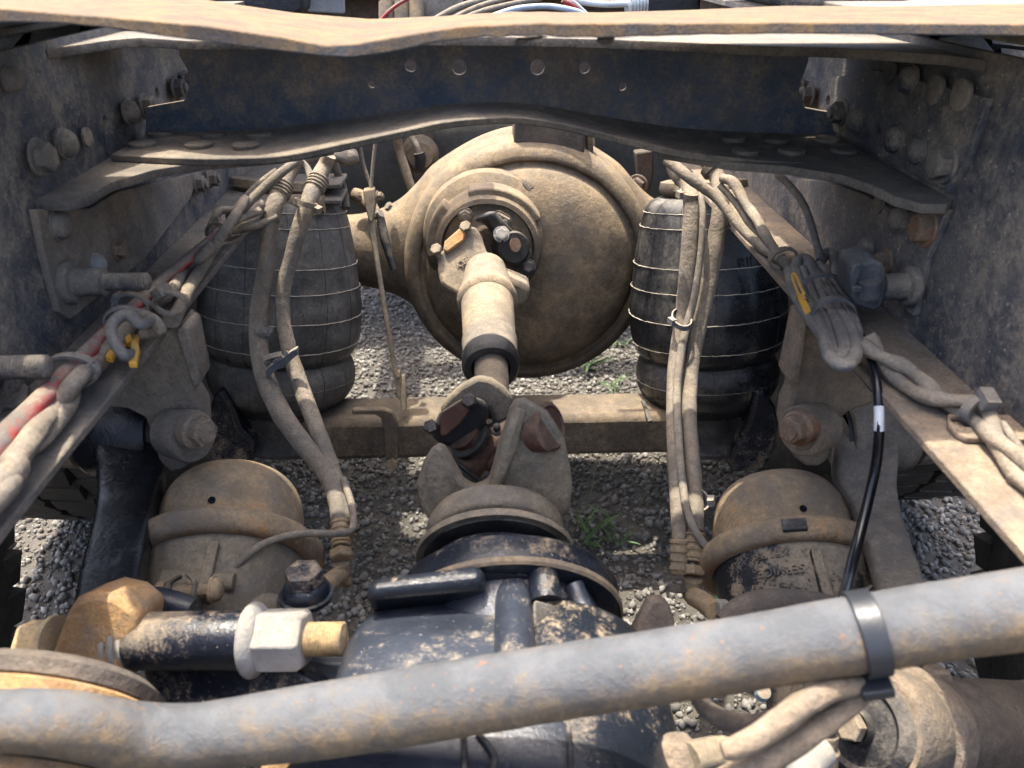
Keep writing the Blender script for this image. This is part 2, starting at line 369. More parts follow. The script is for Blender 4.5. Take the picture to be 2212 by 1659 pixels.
railL = rail(-1, 'left frame rail, dusty dark steel, its lower flange carrying the red cable harness',
             [(228, 262, .006), (340, 200, .006), (388, 422, .008), (358, 445, .008), (325, 473, .009), (287, 500, .010)])
railR = rail(1, 'right frame rail, blue black steel speckled with rust, beside the coiled grey cable bundle',
             [(1788, 217, .006), (1875, 280, .006), (1775, 470, .008), (1815, 505, .009)])
def xbolt(par, side, u, v, r, shape, m, ax=None, lift=0.0, label=None):
    X = (XL+lift) if side < 0 else (XR-lift); s = 1 if side < 0 else -1
    put('bolt', shape, M[m], par, P(u, v, X=X), ax or (s, 0, 0), r*.82, random.uniform(0, 1), label)
# reinforcing liner plates on the webs
def liner(par, side, pts, th=.007):
    X = XL if side < 0 else XR
    w_ = [P(u, v, X=X) for u, v in pts]
    ox = X if side < 0 else X-th
    add('liner_plate', plate(w_, (ox, 0, 0), (0, 1, 0), (0, 0, 1), th), M['frame' if side > 0 else 'frame_muddy'], par, .002)
liner(railL, -1, [(60, 452), (80, 553), (113, 673), (135, 690), (157, 675), (300, 560), (400, 430), (420, 372), (240, 415), (180, 450)])
liner(railR, 1, [(2150, 212), (2112, 330), (2064, 415), (1935, 350), (1812, 285), (1800, 170), (1900, 150)])
liner(railR, 1, [(2062, 452), (2018, 555), (1987, 682), (1860, 590), (1740, 440), (1720, 385), (1800, 392), (1880, 420), (1930, 448), (2000, 460)])
for u, v, r, s_, m in ((22, 172, .013, 'dome', 'bolt'), (82, 340, .0165, 'hex', 'bolt'), (138, 310, .0165, 'dome', 'bolt'), (188, 297, .012, 'flat', 'bolt'), (277, 242, .016, 'dome', 'bolt'),
                       (125, 487, .0165, 'dome', 'bolt'), (252, 540, .012, 'hex', 'rustbolt'), (208, 572, .0135, 'dome', 'steelnut'), (312, 230, .014, 'nut', 'bolt'),
                       (378, 190, .014, 'nut', 'mudpart'), (401, 178, .014, 'nut', 'mudpart'), (425, 397, .013, 'nut', 'bolt'), (453, 385, .013, 'nut', 'bolt')):
    xbolt(railL, -1, u, v, r, s_, m, lift=.007)
for u, v, r, s_, m in ((1923, 157, .0145, 'flat', 'bolt'), (1966, 172, .016, 'dome', 'bolt'), (2021, 195, .017, 'flat', 'bolt'), (2078, 205, .017, 'flat', 'bolt'), (1851, 260, .0155, 'dome', 'bolt'),
                       (1938, 302, .0165, 'dome', 'bolt'), (1987, 326, .016, 'dome', 'bolt'), (2045, 355, .017, 'hex', 'bolt'), (1820, 243, .014, 'nut', 'bolt'), (1897, 278, .007, 'flat', 'bolt'),
                       (1728, 192, .014, 'nut', 'mudpart'), (1750, 207, .014, 'nut', 'mudpart'), (1900, 440, .013, 'flat', 'bolt'), (1946, 473, .015, 'dome', 'bolt'), (2004, 493, .017, 'hex', 'rustbolt'),
                       (1876, 535, .014, 'dome', 'bolt'), (1915, 565, .013, 'hex', 'rustbolt')):
    xbolt(railR, 1, u, v, r, s_, m, lift=.007)
def stud(par, side, base, L1, r1, L2, r2, name='stud', thread=True):
    s = 1 if side < 0 else -1; ax = (s, 0, 0)
    prof = [(r1*1.55, 0), (r1*1.6, .004), (r1*1.45, .008), (r1*1.05, .009), (r1*1.0, L1), (r2, L1+.001)]
    t = L1+.002
    while t < L1+L2:
        prof += [(r2, t), (r2*.86, t+.0013)]; t += .0026
    prof += [(r2*.85, L1+L2), (r2*.4, L1+L2+.0015)]
    add(name, MB().lathe(prof, base, ax, 24), M['bolt'], par, 0, 50)
stud(railL, -1, P(146, 610, X=XL+.007), .035, .0135, .042, .0085)
stud(railL, -1, P(-45, 795, X=XL), .01, .016, .045, .010)
stud(railR, 1, P(1972, 618, X=XR-.007), .032, .013, .018, .009)
# tab with a hole lying on the right lower flange, another on the left one
tb = P(2100, 935, Z=.727)
add('cable_tab', plate([P(u, v, Z=.727) for u, v in ((2045, 905), (2060, 900), (2260, 912), (2260, 962), (2085, 957), (2060, 945), (2045, 925))], (0, 0, .727), (1, 0, 0), (0, 1, 0), .005, [(P(2075, 921, Z=.727), .0085)]), M['mudtan'], railR, label='small tan cable tab with a round hole')
add('cable_tab', plate([P(u, v, Z=.727) for u, v in ((-60, 832), (50, 832), (66, 845), (62, 870), (40, 885), (-60, 890))], (0, 0, .727), (1, 0, 0), (0, 1, 0), .005, [(P(27, 854, Z=.727), .0075)]), M['flange'], railL, label='small tan cable tab with a round hole')

for lab, x0, x1, m in (('added plate over the left rail at the upper left corner, shade put into its dark colour', -.80, -.405, 'darkmetal'), ('added plate over the right rail at the upper right corner, sunlight put into its pale blue grey', .425, .82, 'hosegrey')):
    t = thing('added_rail_plate', lab, 'plate', ((x0+x1)/2, .9, 1.0))  # added to hide the tyres; left shade and right sun put into their colours
    add('plate', MB().box(((x0+x1)/2, 1.25, 1.004), (x1-x0, 1.3, .008)), M[m], t, .002)
# ------------------------------------------------------------------ curved crossmember
YC = .96
cm = thing('frame_crossmember', 'arched navy steel crossmember between the rails, with four bolt holes in its web', 'crossmember', (0, YC, .87))
fold = [(320, 290), (460, 288), (600, 280), (737, 263), (870, 245), (970, 229), (1104, 226), (1204, 238), (1340, 262), (1475, 281), (1640, 290), (1805, 293)]
foldw = [P(u, v, Y=YC) for u, v in fold]
fs = [V(a) for a in cr([tuple(p) for p in foldw], 4)]
outl = fs[::-1] + pz([(320, 229), (402, 215), (414, 185), (410, 150), (392, 118), (392, 90), (1741, 90), (1741, 130), (1720, 190), (1735, 230), (1806, 243)], YC)
add('web', plate(outl, (0, YC, 0), (1, 0, 0), (0, 0, 1), .008, [(P(u, v, Y=YC), r) for u, v, r in ((888, 140, .0068), (992, 143, .0085), (1160, 143, .0085), (1261, 144, .0068), (805, 180, .0042), (1343, 185, .0048))]), M['web'], cm)
def foldz(u):
    for (u0, v0), (u1, v1) in zip(fold, fold[1:]):
        if u <= u1: 
            k = max(0, (u-u0)/(u1-u0)); return P(u0, v0, Y=YC).z*(1-k)+P(u1, v1, Y=YC).z*k
    return P(*fold[-1], Y=YC).z
frontpx = [(238, 334), (380, 341), (500, 342), (620, 335), (737, 311), (870, 283), (970, 262), (1104, 253), (1204, 265), (1304, 288), (1400, 310), (1475, 327), (1575, 340), (1675, 349), (1808, 354), (1886, 349)]
fr = [V(a) for a in cr([tuple(P(u, v, Z=foldz(u)+.001)) for u, v in frontpx], 4)]
def resamp(L, n):
    a = np.array([tuple(p) for p in L]); d = np.r_[0, np.cumsum(np.linalg.norm(np.diff(a, axis=0), axis=1))]; s = np.linspace(0, d[-1], n)
    return [V((np.interp(q, d, a[:, 0]), np.interp(q, d, a[:, 1]), np.interp(q, d, a[:, 2]))) for q in s]
def match(L, xs):
    a = np.array([tuple(p) for p in L]); return [V((x, np.interp(x, a[:, 0], a[:, 1]), np.interp(x, a[:, 0], a[:, 2]))) for x in xs]
A_ = resamp(fr, 70); xs = [p.x for p in A_]
B_ = match(fs, [min(max(p.x, fs[0].x), fs[-1].x) for p in A_])
rs = []
for a, b in zip(A_, B_):
    b = V((b.x, YC-.001, b.z)); ring = []
    dn = V((0, 0, -.0075))
    k1 = b+V((0, 0, .014)); k2 = b+V((0, -.004, .005)); k3 = b+V((0, -.014, .001))
    ring = [k1, k2, k3, a*.5+b*.5, a, a+dn, b+dn+V((0, .007, 0)), b+V((0, .007, .014))]
    rs.append(ring)
add('bottom_flange', MB().rings(rs), M['flange'], cm, .0012)
zg = .866
for side, pts in ((-1, [(320, 292), (180, 352), (52, 420), (64, 434), (140, 436), (188, 425), (240, 394), (330, 367), (440, 350), (600, 337), (720, 318), (640, 295)]),
                  (1, [(1805, 296), (1935, 362), (2062, 428), (2046, 441), (1995, 441), (1935, 425), (1880, 398), (1820, 378), (1700, 359), (1575, 350), (1420, 325), (1500, 300)])):
    pw = [P(u, v, Z=zg) for u, v in pts]
    add('gusset', plate(pw, (0, 0, zg-.009), (1, 0, 0), (0, 1, 0), .009), M['flange'], cm, label='left gusset of the crossmember' if side < 0 else 'right gusset of the crossmember, chipped at its tip')
for u, v in ((348, 290), (460, 292), (560, 292), (308, 313), (430, 315), (532, 316), (1583, 300), (1677, 303), (1788, 303), (1610, 328), (1709, 327), (1823, 327)):
    put('rivet', 'flat', M['flange'], cm, P(u, v, Z=foldz(u)+.002), (0, 0, 1), .0148)
top = [(14, 128), (133, 124), (250, 106), (307, 101), (400, 108), (500, 111), (600, 107), (760, 103), (900, 99), (1104, 100), (1300, 105), (1475, 112), (1640, 121), (1775, 124), (1900, 131), (2040, 142), (2190, 154)]
tw = [P(u, v, Z=.975) for u, v in top]
tw = [V((min(max(p.x, XL+.001), XR-.001), p.y, p.z)) for p in tw] + [V((XR-.001, YC+.008, .975)), V((XL+.001, YC+.008, .975))]
add('top_flange', plate(tw, (0, 0, .975), (1, 0, 0), (0, 1, 0), .009), M['flange'], cm)

# ------------------------------------------------------------------ bent tan plate across the top, nearest the camera
ft = [(-170, 12), (0, 18), (250, 38), (450, 56), (620, 82), (700, 98), (760, 96), (850, 80), (1000, 56), (1150, 50), (1475, 50), (1700, 48), (2212, 52), (2400, 54)]
fb = [(-170, 46), (0, 48), (130, 50), (250, 62), (330, 75), (480, 95), (600, 110), (700, 122), (760, 125), (850, 112), (950, 90), (1050, 80), (1150, 78), (1300, 82), (1475, 76), (1700, 73), (2212, 78), (2400, 80)]
rt = [(-170, -12), (0, -6), (430, -3), (500, 8), (640, 28), (800, 41), (950, 35), (1100, 25), (1300, 27), (1500, 21), (1700, 12), (1900, 14), (2212, 8), (2400, 6)]
def polyv(L, u):
    return float(np.interp(u, [a for a, _ in L], [b for _, b in L]))
rs = []
for i in range(150):
    u = -170+2570*i/149
    n_ = noise.noise(V((u*.02, 0, 0)))*2.4+noise.noise(V((u*.06, 4, 0)))*1.6; n_ *= .1+1.3*math.exp(-((u-1200)/350)**2)
    a, b, c = P(u, polyv(fb, u)+n_, Y=.56), P(u, polyv(ft, u)+n_*.7, Y=.562), P(u, polyv(rt, u)+n_*.3, Y=.825)  # plate's extra depth added to keep sun off the crossmember's lower flange
    rs.append([a, b, c, c-V((0, 0, .009))])
tp_ = thing('bent_plate', 'bent tan rusty steel plate spanning the whole top, lit by the sun', 'steel plate', (0, .6, 1.02))
add('plate', MB().rings(rs), M['tan'], tp_, .001, 25)
add('torn_tab', MB().prism(pz([(1290, 84), (1330, 82), (1322, 95), (1305, 99), (1293, 93)], .575), (0, .006, 0)), M['brown'], tp_, .001)
add('torn_tab', MB().prism(pz([(1112, 95), (1118, 84), (1170, 78), (1185, 80), (1140, 90), (1118, 100)], .575), (0, .005, 0)), M['brown'], tp_, .001)

# ------------------------------------------------------------------ air springs
def air_spring(label, a, b, k, bm='bag'):
    t = thing('air_spring', label, 'air spring', b, 'air suspension springs')
    pr = [(418, 78), (421, 103), (428, 121), (440, 132), (460, 139), (500, 147), (560, 156), (610, 161), (650, 165), (690, 164), (720, 160), (742, 153), (756, 143), (763, 138), (772, 144), (795, 150), (822, 147), (846, 134), (862, 114), (874, 102)]
    pr = [(v, h*k) for v, h in pr]; ax = b-a
    q = axprof(a, b, pr); q = [tuple(x) for x in cr(q, 4)]
    add('bellows', MB().lathe(q, a, ax, 72, lump=.0007), M[bm], t, 0, 60)
    add('piston', MB().lathe(axprof(a, b, [(866, 96*k), (880, 98*k), (915, 97*k), (935, 101*k), (943, 108*k), (950, 108*k), (952, 90*k)]), a, ax, 64), M['rubber'], t)
    add('top_plate', MB().lathe(axprof(a, b, [(386, 92*k), (388, 101*k), (404, 104*k), (412, 100*k), (420, 90*k)]), a, ax, 48, lump=.001), M['casting'], t)
    # frayed cord rings
    for v0 in (448, 478, 557, 607, 666, 726, 806):
        (r, tt), = axprof(a, b, [(v0, np.interp(v0, [x for x, _ in pr], [y for _, y in pr]))])
        x, y, z = frame(ax); pts = []
        for i in range(121):
            an = 2*math.pi*i/120; rr = r+.0012+random.uniform(-.0004, .0006)
            pts.append((*(a+z*(tt+random.uniform(-.0005, .0005)+.0012*noise.noise(V((math.cos(an), math.sin(an), v0))))+x*math.cos(an)*rr+y*math.sin(an)*rr), random.uniform(.00045, .0010)))
        add('cord_ring', MB().tube(pts, .001, 5, 1), M['cord' if v0 < 800 else 'bag'], t)
    # moulded seam lines
    x, y, z = frame(ax)
    for i in range(14):
        an = 2*math.pi*(i+.35)/14+random.uniform(-.06, .06); pts = []
        for j in range(len(q)-8):
            r, tt = q[j+4]; a2 = an+.02*math.sin(j*.2); pts.append((*(a+z*tt+x*math.cos(a2)*(r+.0001)+y*math.sin(a2)*(r+.0001)), .0004))
        add('seam', MB().tube(pts, .0004, 4, 1), M['rubber'], t)
    return t
aL, bL = P(604, 395, Y=1.30), P(612, 945, Y=1.20)
aR, bR = P(1529, 395, Y=1.30), P(1524, 945, Y=1.20)
agL = air_spring('left air spring, dusty grey rubber bellows with frayed cord rings, behind two muddy hoses', aL, bL, 1.03)
agR = air_spring('right air spring, cleaner glossy black rubber bellows with frayed cord rings', aR, bR, 1.0, 'bagclean')
x, y, z = frame(bR-aR)
def onbag(a, b, v0, an, r):
    (rr, tt), = axprof(a, b, [(v0, r)]); x, y, z = frame(b-a); d = x*math.cos(an)+y*math.sin(an)
    return a+z*tt+d*(rr+.0005), d
for body, size, u, v in (('AIR', .012, 1630, 585), ('RIDE', .024, 1625, 600)):
    # raised moulded lettering on the right bellows
    best = None
    for i in range(200):
        p, d = onbag(aR, bR, v-52, i*2*math.pi/200, np.interp(v-52, (500, 560, 610), (147, 156, 161)))
        if d.y < 0:
            e = abs(1106+FPX*(p-EYE).dot(CR)/dep(p)-u)
            if best is None or e < best[0]: best = (e, p, d)
    _, p, d = best; up = -(bR-aR).normalized(); ex = up.cross(d)
    add('lettering', text(body, size, p, ex, up, .0006), M['bagclean'], agR)
p, d = onbag(aR, bR, 575, 0, 158)
best = min(((abs(1106+FPX*(q[0]-EYE).dot(CR)/dep(q[0])-1646), q) for q in (onbag(aR, bR, 573, i*2*math.pi/200, 158) for i in range(200)) if q[1].y < 0), key=lambda e: e[0])[1]
fx, fy, fz = frame(best[1]); add('moulded_ring', MB().tube([(*(best[0]+fx*math.cos(i*.314)*.0095+fy*math.sin(i*.314)*.0095), .001) for i in range(21)], .001, 6, 1), M['rubber'], agR)
# mounting brackets above the air springs
for (u0, u1, lab, X) in ((430, 700, 'left air spring hanger of thin dusty strips under the crossmember gusset', XL), (1540, 1700, 'right air spring hanger of thin dusty strips under the crossmember gusset', XR)):
    t = thing('spring_hanger', lab, 'bracket', P((u0+u1)/2, 430, Y=1.3))
    s = 1 if X < 0 else -1
    for v, Y, h in ((392, 1.28, .012), (425, 1.26, .010)):
        add('strip', MB().box((P((u0+u1)/2, v, Y=Y)), (.27 if X < 0 else .2, .07, .006)), M['flange'], t, .001)
    add('bar', MB().tube([tuple(P(u0+10, 438, Y=1.22)), tuple(P((u0+u1)/2, 442, Y=1.22)), tuple(P(u1, 440, Y=1.22))], .016, 12), M['casting'], t)
    add('side_plate', MB().box(P(u0 if X < 0 else u1, 410, Y=1.3), (.006, .1, .07)), M['flange'], t, .001)

# ------------------------------------------------------------------ front drive axle
FA = V((.083, 1.5, .53))
ax_ = thing('drive_axle', 'tan dusty drive axle with big round differential bowl behind the driveshaft', 'axle', (FA.x, FA.y, .25))
rs = []
for X, rz, ry in ((-.62, .066, .066), (-.30, .068, .068), (-.23, .075, .071), (-.19, .088, .078), (-.16, .106, .084), (-.13, .134, .09), (-.09, .174, .095), (.0, .224, .1), (.083, .241, .1), (.166, .224, .1), (.256, .174, .095), (.296, .134, .09), (.326, .106, .084), (.356, .088, .078), (.396, .075, .071), (.47, .068, .068), (.66, .066, .066)):
    rs.append([V((X, FA.y+ry*math.copysign(abs(math.cos(a))**.8, math.cos(a)), FA.z+rz*math.copysign(abs(math.sin(a))**.95, math.sin(a)))) for a in [2*math.pi*k/48 for k in range(48)]])
q = cr([np.array([tuple(p) for p in r]).reshape(-1) for r in rs], 5)
add('banjo_housing', MB().rings([[V(p) for p in a.reshape(-1, 3)] for a in q]), M['casting'], ax_, 0, 60)
pr_ = [(.238, -.02), (.238, .045), (.236, .062), (.229, .076), (.217, .084), (.209, .084), (.204, .079), (.199, .079), (.195, .088), (.190, .098), (.176, .112), (.155, .124), (.125, .134), (.09, .141), (.045, .145), (0, .146)]
add('bowl', MB().lathe([tuple(a) for a in cr(pr_, 4)], FA-V((0, .055, 0)), (0, -1, .02), 96, lump=.0012), M['casting'], ax_, 0, 70)
PC = P(1056, 515, Y=1.335)
paxis = V((-.03, -1, .03))
cage = add('pinion_cage', MB().lathe([(.122, -.05), (.118, .0), (.108, .010), (.098, .016), (.094, .055), (.089, .064), (.081, .066), (.079, .05), (.06, .05)], PC, paxis, 64, lump=.0015), M['casting'], ax_)
# stepped machined shoulder on the cage
x, y, z = frame(paxis)
for a0, a1, r0, r1 in ((2.35, 3.3, .096, .108), (.5, 1.9, .096, .104)):
    pts = [PC+z*.01+(x*math.cos(-a)+y*math.sin(-a))*r1 for a in np.linspace(-a0, -a1, 14)]+[PC+z*.01+(x*math.cos(-a)+y*math.sin(-a))*(r0-.01) for a in np.linspace(-a1, -a0, 14)]
    add('cage_rib', MB().prism(pts, z*.045), M['casting'], ax_, .003)
add('seal_ring', MB().lathe([(.079, .045), (.077, .056), (.062, .058), (.058, .064), (.045, .066), (.043, .09), (.02, .09)], PC, paxis, 48), M['casting'], ax_)
for u, v in ((1005, 464), (1077, 470), (1090, 477), (985, 570)):
    put('bolt', 'nut', M['yoke'], ax_, P(u, v, Y=1.27), paxis, .0095)
add('mount_tower', MB().prism(pz([(1112, 240), (1110, 322), (1148, 330), (1160, 340), (1262, 347), (1268, 240)], 1.385), (0, .09, 0)), M['brown'], ax_, .006)
add('mount_tower', MB().prism(pz([(1268, 250), (1268, 345), (1282, 330), (1282, 250)], 1.42), (0, .05, 0)), M['casting'], ax_, .003)
add('dirt_clump', MB().lathe([(.001, 0), (.012, .004), (.016, .01), (.011, .018), (.001, .021)], P(1137, 405, Y=1.35), (0.05, -1, .1), 14).join(MB().lathe([(.001, 0), (.012, .004), (.014, .012), (.001, .02)], P(1146, 428, Y=1.348), (0, -1, .1), 14)).rough(.006, 90), M['mudpart'], ax_)
add('cast_number', text('31556-1', .026, P(1166, 549, Y=1.343), (-.12, 0, -1), (1, 0, -.12), .002), M['letter'], ax_)
add('cast_number', text('4 1', .022, P(1152, 530, Y=1.343), (-.12, 0, -1), (1, 0, -.12), .002), M['letter'], ax_)
el = thing('axle_breather', 'small dusty elbow fitting with a bolt on the left shoulder of the axle', 'fitting', P(780, 450, Y=1.5))
add('elbow', MB().tube(tp([(765, 420, 1.48, 15), (785, 428, 1.47, 15), (805, 452, 1.45, 14), (815, 470, 1.44, 11)]), .01, 14), M['casting'], el)
put('bolt', 'head', M['bolt'], el, P(842, 448, Y=1.44), (-.6, -.3, .6), .009); put('bolt', 'head', M['bolt'], el, P(818, 464, Y=1.43), (.6, -.3, .5), .009)

# ------------------------------------------------------------------ driveshaft
ds = thing('driveshaft', 'dusty steel driveshaft with universal joints running to the round differential', 'driveshaft', P(1058, 800, Y=.9))
a, b = P(1050, 600, Y=1.12), P(1061, 800, Y=.88)
add('yoke_neck', MB().lathe([tuple(q) for q in cr(axprof(a, b, [(585, 44), (610, 52), (632, 58), (645, 64), (651, 66), (655, 63), (658, 58)]), 3)], a, b-a, 48), M['yoke'], ds)
add('tube', MB().lathe(axprof(a, b, [(656, 57), (735, 57), (740, 57.5)]), a, b-a, 48), M['shaft'], ds)
add('dust_cap', MB().lathe(axprof(a, b, [(736, 57), (738, 60), (748, 60), (752, 59), (766, 59), (776, 60)]), a, b-a, 48), M['hosegrey'], ds)
add('rubber_seal', MB().lathe(axprof(a, b, [(770, 59), (776, 62), (792, 62.5), (797, 58), (797, 44), (788, 38)]), a, b-a, 48, lump=.002), M['rubber'], ds)
add('inner_shaft', MB().lathe(axprof(a, b, [(776, 37), (850, 37), (880, 34)]), a, b-a, 40), M['yoke'], ds)
# slip yoke fork at the differential
YS = lambda v, d=0: 1.115+(655-v)*.00045-d
add('slip_yoke', MB().prism([P(u, v, Y=YS(v)) for u, v in ((947, 548), (1014, 487), (1028, 489), (1041, 510), (1050, 539), (1066, 563), (1092, 600), (1106, 630), (1106, 655), (1000, 655), (988, 636), (951, 612), (945, 581))], (.0, .05, -.035)), M['yoke'], ds, .012, 45)
add('slip_yoke', MB().prism(pz([(1092, 598), (1148, 622), (1140, 650), (1116, 672), (1095, 660)], 1.13), (0, .05, 0)), M['yoke'], ds, .008)
add('bearing_cap', MB().prism([P(u, v, Y=YS(v, .008)) for u, v in ((960, 521), (997, 489), (1006, 498), (1002, 519), (966, 545), (957, 540))], CF*.015), M['rustblock'], ds, .0025)
for u, v in ((944, 541), (1007, 492)): put('bolt', 'head', M['yoke'], ds, P(u, v, Y=YS(v, .004)), (-.25, -.6, .75), .0095)
n_ = V((-.2, -1, .25)).normalized(); ex = (P(1012, 560, Y=1.13)-P(974, 582, Y=1.13)).normalized()
add('cast_word', text('SPICER', .0135, P(994, 571, Y=YS(571, .0015)), ex, V((0, .6, .8)), .0012, .0002), M['letter'], ds)
add('cast_word', text('NSP', .011, P(1022, 603, Y=YS(603, .0015)), (1, 0, .3), V((0, .6, .8)), .0012), M['letter'], ds)
# dark end yoke on the pinion
eyk = thing('pinion_yoke', 'black end yoke with a bright twelve point bolt on the round differential', 'yoke', P(1080, 530, Y=1.24))
add('fork', MB().prism(pz([(1022, 476), (1056, 454), (1071, 457), (1100, 488), (1150, 541), (1153, 572), (1138, 584), (1107, 580), (1078, 537), (1064, 505), (1048, 482)], 1.2), (0.0, .055, -.02)), M['rubber'], eyk, .009, 45)
add('bearing_cup', MB().lathe([(.026, -.035), (.027, .006), (.024, .010), (.0, .011)], P(1108, 535, Y=1.2), (.25, -.85, .3), 32), M['darkmetal'], eyk)
add('cup_plate', MB().lathe([(.011, 0), (.0115, .002), (.0, .0025)], P(1112, 529, Y=1.188), (.6, -.7, .3), 32), M['redcap'], eyk)
for u, v, bm3 in ((1083, 506, 'steelnut'), (1141, 577, 'darkmetal')): put('bolt', 'hex', M[bm3], eyk, P(u, v, Y=1.196), (.05, -.9, .4), .0105)
# rear fork, its bearing cap and the cross
YF = .765
add('shaft_fork', MB().prism(pz([(949, 880), (968, 856), (990, 836), (1031, 813), (1062, 819), (1090, 838), (1111, 862), (1104, 905), (1092, 935), (1070, 930), (1056, 888), (1020, 905), (965, 945)], YF), (0, .045, -.022)), M['yoke'], ds, .012, 45)
cap = add('cap_seat', MB().prism(pz([(927, 938), (948, 892), (1004, 856), (1044, 862), (1057, 886), (1040, 942), (992, 967), (952, 964)], YF-.026), CF*.032), M['darkmetal'], ds, .007, 45)
add('bearing_cap', MB().prism(pz([(951, 892), (1003, 858), (1014, 888), (994, 915), (965, 941), (951, 941)], YF-.036), CF*.012), M['redcap'], ds, .002)
for u, v in ((932, 924), (1014, 868)): put('bolt', 'head', M['darkmetal'], ds, P(u, v, Y=YF-.034), (-.1, -.6, .8), .0085)
sp = thing('joint_cross', 'dark red brown universal joint cross with black seals and a grease nipple', 'joint cross', P(1045, 980, Y=.74))
c0 = P(1050, 975, Y=.755)
add('body', MB().tube([tuple(P(985, 1035, Y=.735)), tuple(P(1015, 1000, Y=.745)), tuple(P(1055, 960, Y=.755)), tuple(P(1120, 930, Y=.76))], .021, 28), M['spider'], sp)
add('arm', MB().tube([tuple(P(1000, 935, Y=.745)), tuple(c0), tuple(P(1100, 1000, Y=.74))], .020, 28), M['spider'], sp)
for k in (0, 1, 2):
    add('seal', MB().lathe([(.021, 0), (.0248-.001*k, .001), (.0248-.001*k, .004), (.021, .005)], P(992+7*k, 1028-6*k, Y=.736+.002*k), (P(1015, 1000, Y=.745)-P(985, 1035, Y=.735)), 36), M['rubber'], sp)
add('seal', MB().lathe([(.021, 0), (.0262, .002), (.0262, .008), (.021, .009)], P(1010, 943, Y=.746), (c0-P(1000, 935, Y=.745)), 36), M['rubber'], sp)
add('grease_nipple', MB().lathe([(.0055, 0), (.0055, .003), (.0028, .0035), (.0028, .006), (.0042, .007), (.0042, .012), (.002, .014)], P(1073, 934, Y=.73), (0, -.3, .9), 12), M['darkmetal'], sp)

# ------------------------------------------------------------------ rear (near) axle carrier
ra = thing('rear_axle', 'black painted rear axle carrier with cast ribs, under the grey pipe', 'axle', (0, .3, .3))
RA = V((0, math.cos(math.radians(16)), math.sin(math.radians(16))))
R0 = P(1070, 1197, Y=.575)
add('end_yoke', MB().lathe([tuple(q) for q in cr([(.050, .012), (.064, .013), (.069, .02), (.069, .03), (.064, .037), (.05, .04), (.02, .04)], 3)], R0, RA, 56, lump=.002), M['yoke'], ra, 0, 55, label='dusty companion yoke flange')
add('end_yoke_fork', MB().prism(pz([(937, 963), (957, 968), (976, 1003), (1000, 1044), (1026, 1060), (1056, 1046), (1067, 1010), (1077, 968), (1092, 925), (1104, 882), (1117, 862), (1138, 863), (1160, 873), (1182, 888), (1204, 918), (1219, 945), (1232, 1000), (1237, 1045), (1233, 1095), (1205, 1145), (1150, 1165), (990, 1165), (940, 1140), (918, 1112), (903, 1085), (899, 1043), (915, 996)], .625), (0, .046, -.026)).rough(.0015, 45), M['yoke'], ra, .015, 50, label='dusty two eared companion yoke fork')
add('yoke_bore', MB().lathe([(.0235, -.02), (.0245, -.001), (.021, .0015), (.019, -.001), (.0, -.0012)], P(1190, 922, Y=.628), (.75, -.5, .43), 32), M['spider'], ra)
add('ear_ridge', MB().tube(tp([(1124, 880, .626, 13), (1106, 935, .622, 17), (1092, 985, .620, 18), (1078, 1030, .619, 14), (1062, 1064, .619, 8)]), .01, 14, 5, .25), M['chamber'], ra)
add('slinger', MB().lathe([(.0725, -.006), (.0775, -.007), (.0785, -.004), (.0775, .0), (.074, .003), (.05, .004)], R0, RA, 72), M['yoke'], ra, label='thin dusty slinger ring')
add('slinger_gap_shade', MB().lathe([(.04, -.01), (.0705, -.008), (.0705, .004), (.04, .005)], R0, RA, 64), M['rubber'], ra)  # solid dark ring fills the gap; the shade in there is its colour
add('pinion_nose', MB().lathe([(.090, -.075), (.078, -.060), (.069, -.052), (.067, -.03), (.0655, -.018), (.061, -.014), (.05, -.014)], R0, RA, 64), M['black'], ra)
for an in (-.45, .35, 1.3, 1.9, 2.6):
    xx, yy, zz = frame(RA); put('boss', 'dome', M['black'], ra, R0-RA*.056+(xx*math.cos(an+.6)+yy*math.sin(an+.6))*.072, RA, .009)
fo = P(1098, 1330, Y=.50)
add('pinion_flange', MB().lathe([(.095, -.03), (.102, -.028), (.104, -.022), (.104, -.004), (.100, .002), (.085, .006), (.05, .006)], P(1098, 1285, Y=.535), RA, 72), M['black'], ra)
add('pinion_neck', MB().lathe([(.05, -.02), (.086, -.024), (.083, -.05), (.074, -.10), (.06, -.13)], P(1098, 1285, Y=.535), RA, 64), M['blackclean'], ra)
add('flange_gasket', MB().lathe([(.103, -.029), (.1055, -.027), (.1055, -.0225), (.103, -.021)], P(1098, 1285, Y=.535), RA, 72, False), M['casting'], ra)
# carrier body: sections across the truck's length
secs = [(.495, -.110, .045, .48, .570), (.47, -.116, .047, .48, .584), (.44, -.122, .055, .47, .597), (.41, -.124, .062, .46, .607), (.37, -.13, .07, .44, .610), (.33, -.15, .09, .42, .608), (.28, -.18, .13, .40, .606), (.22, -.21, .19, .36, .610), (.15, -.215, .215, .33, .612), (.05, -.21, .21, .33, .60), (-.05, -.18, .18, .38, .57)]
rs = []
for Y, x0, x1, z0, z1 in secs:
    cx, cz, hx, hz = (x0+x1)/2, (z0+z1)/2, (x1-x0)/2, (z1-z0)/2
    rs.append(np.array([(cx+hx*math.copysign(abs(math.cos(a))**.38, math.cos(a)), Y, cz+hz*math.copysign(abs(math.sin(a))**.55, math.sin(a))) for a in [2*math.pi*k/56 for k in range(56)]]).reshape(-1))
add('carrier_housing', MB().rings([[V(p) for p in a.reshape(-1, 3)] for a in cr(rs, 4)]), M['blackclean'], ra, .004, 50)
for nd_ in M['blackclean'].node_tree.nodes:
    if nd_.type == 'BSDF_PRINCIPLED': nd_.inputs['Specular IOR Level'].default_value = .6
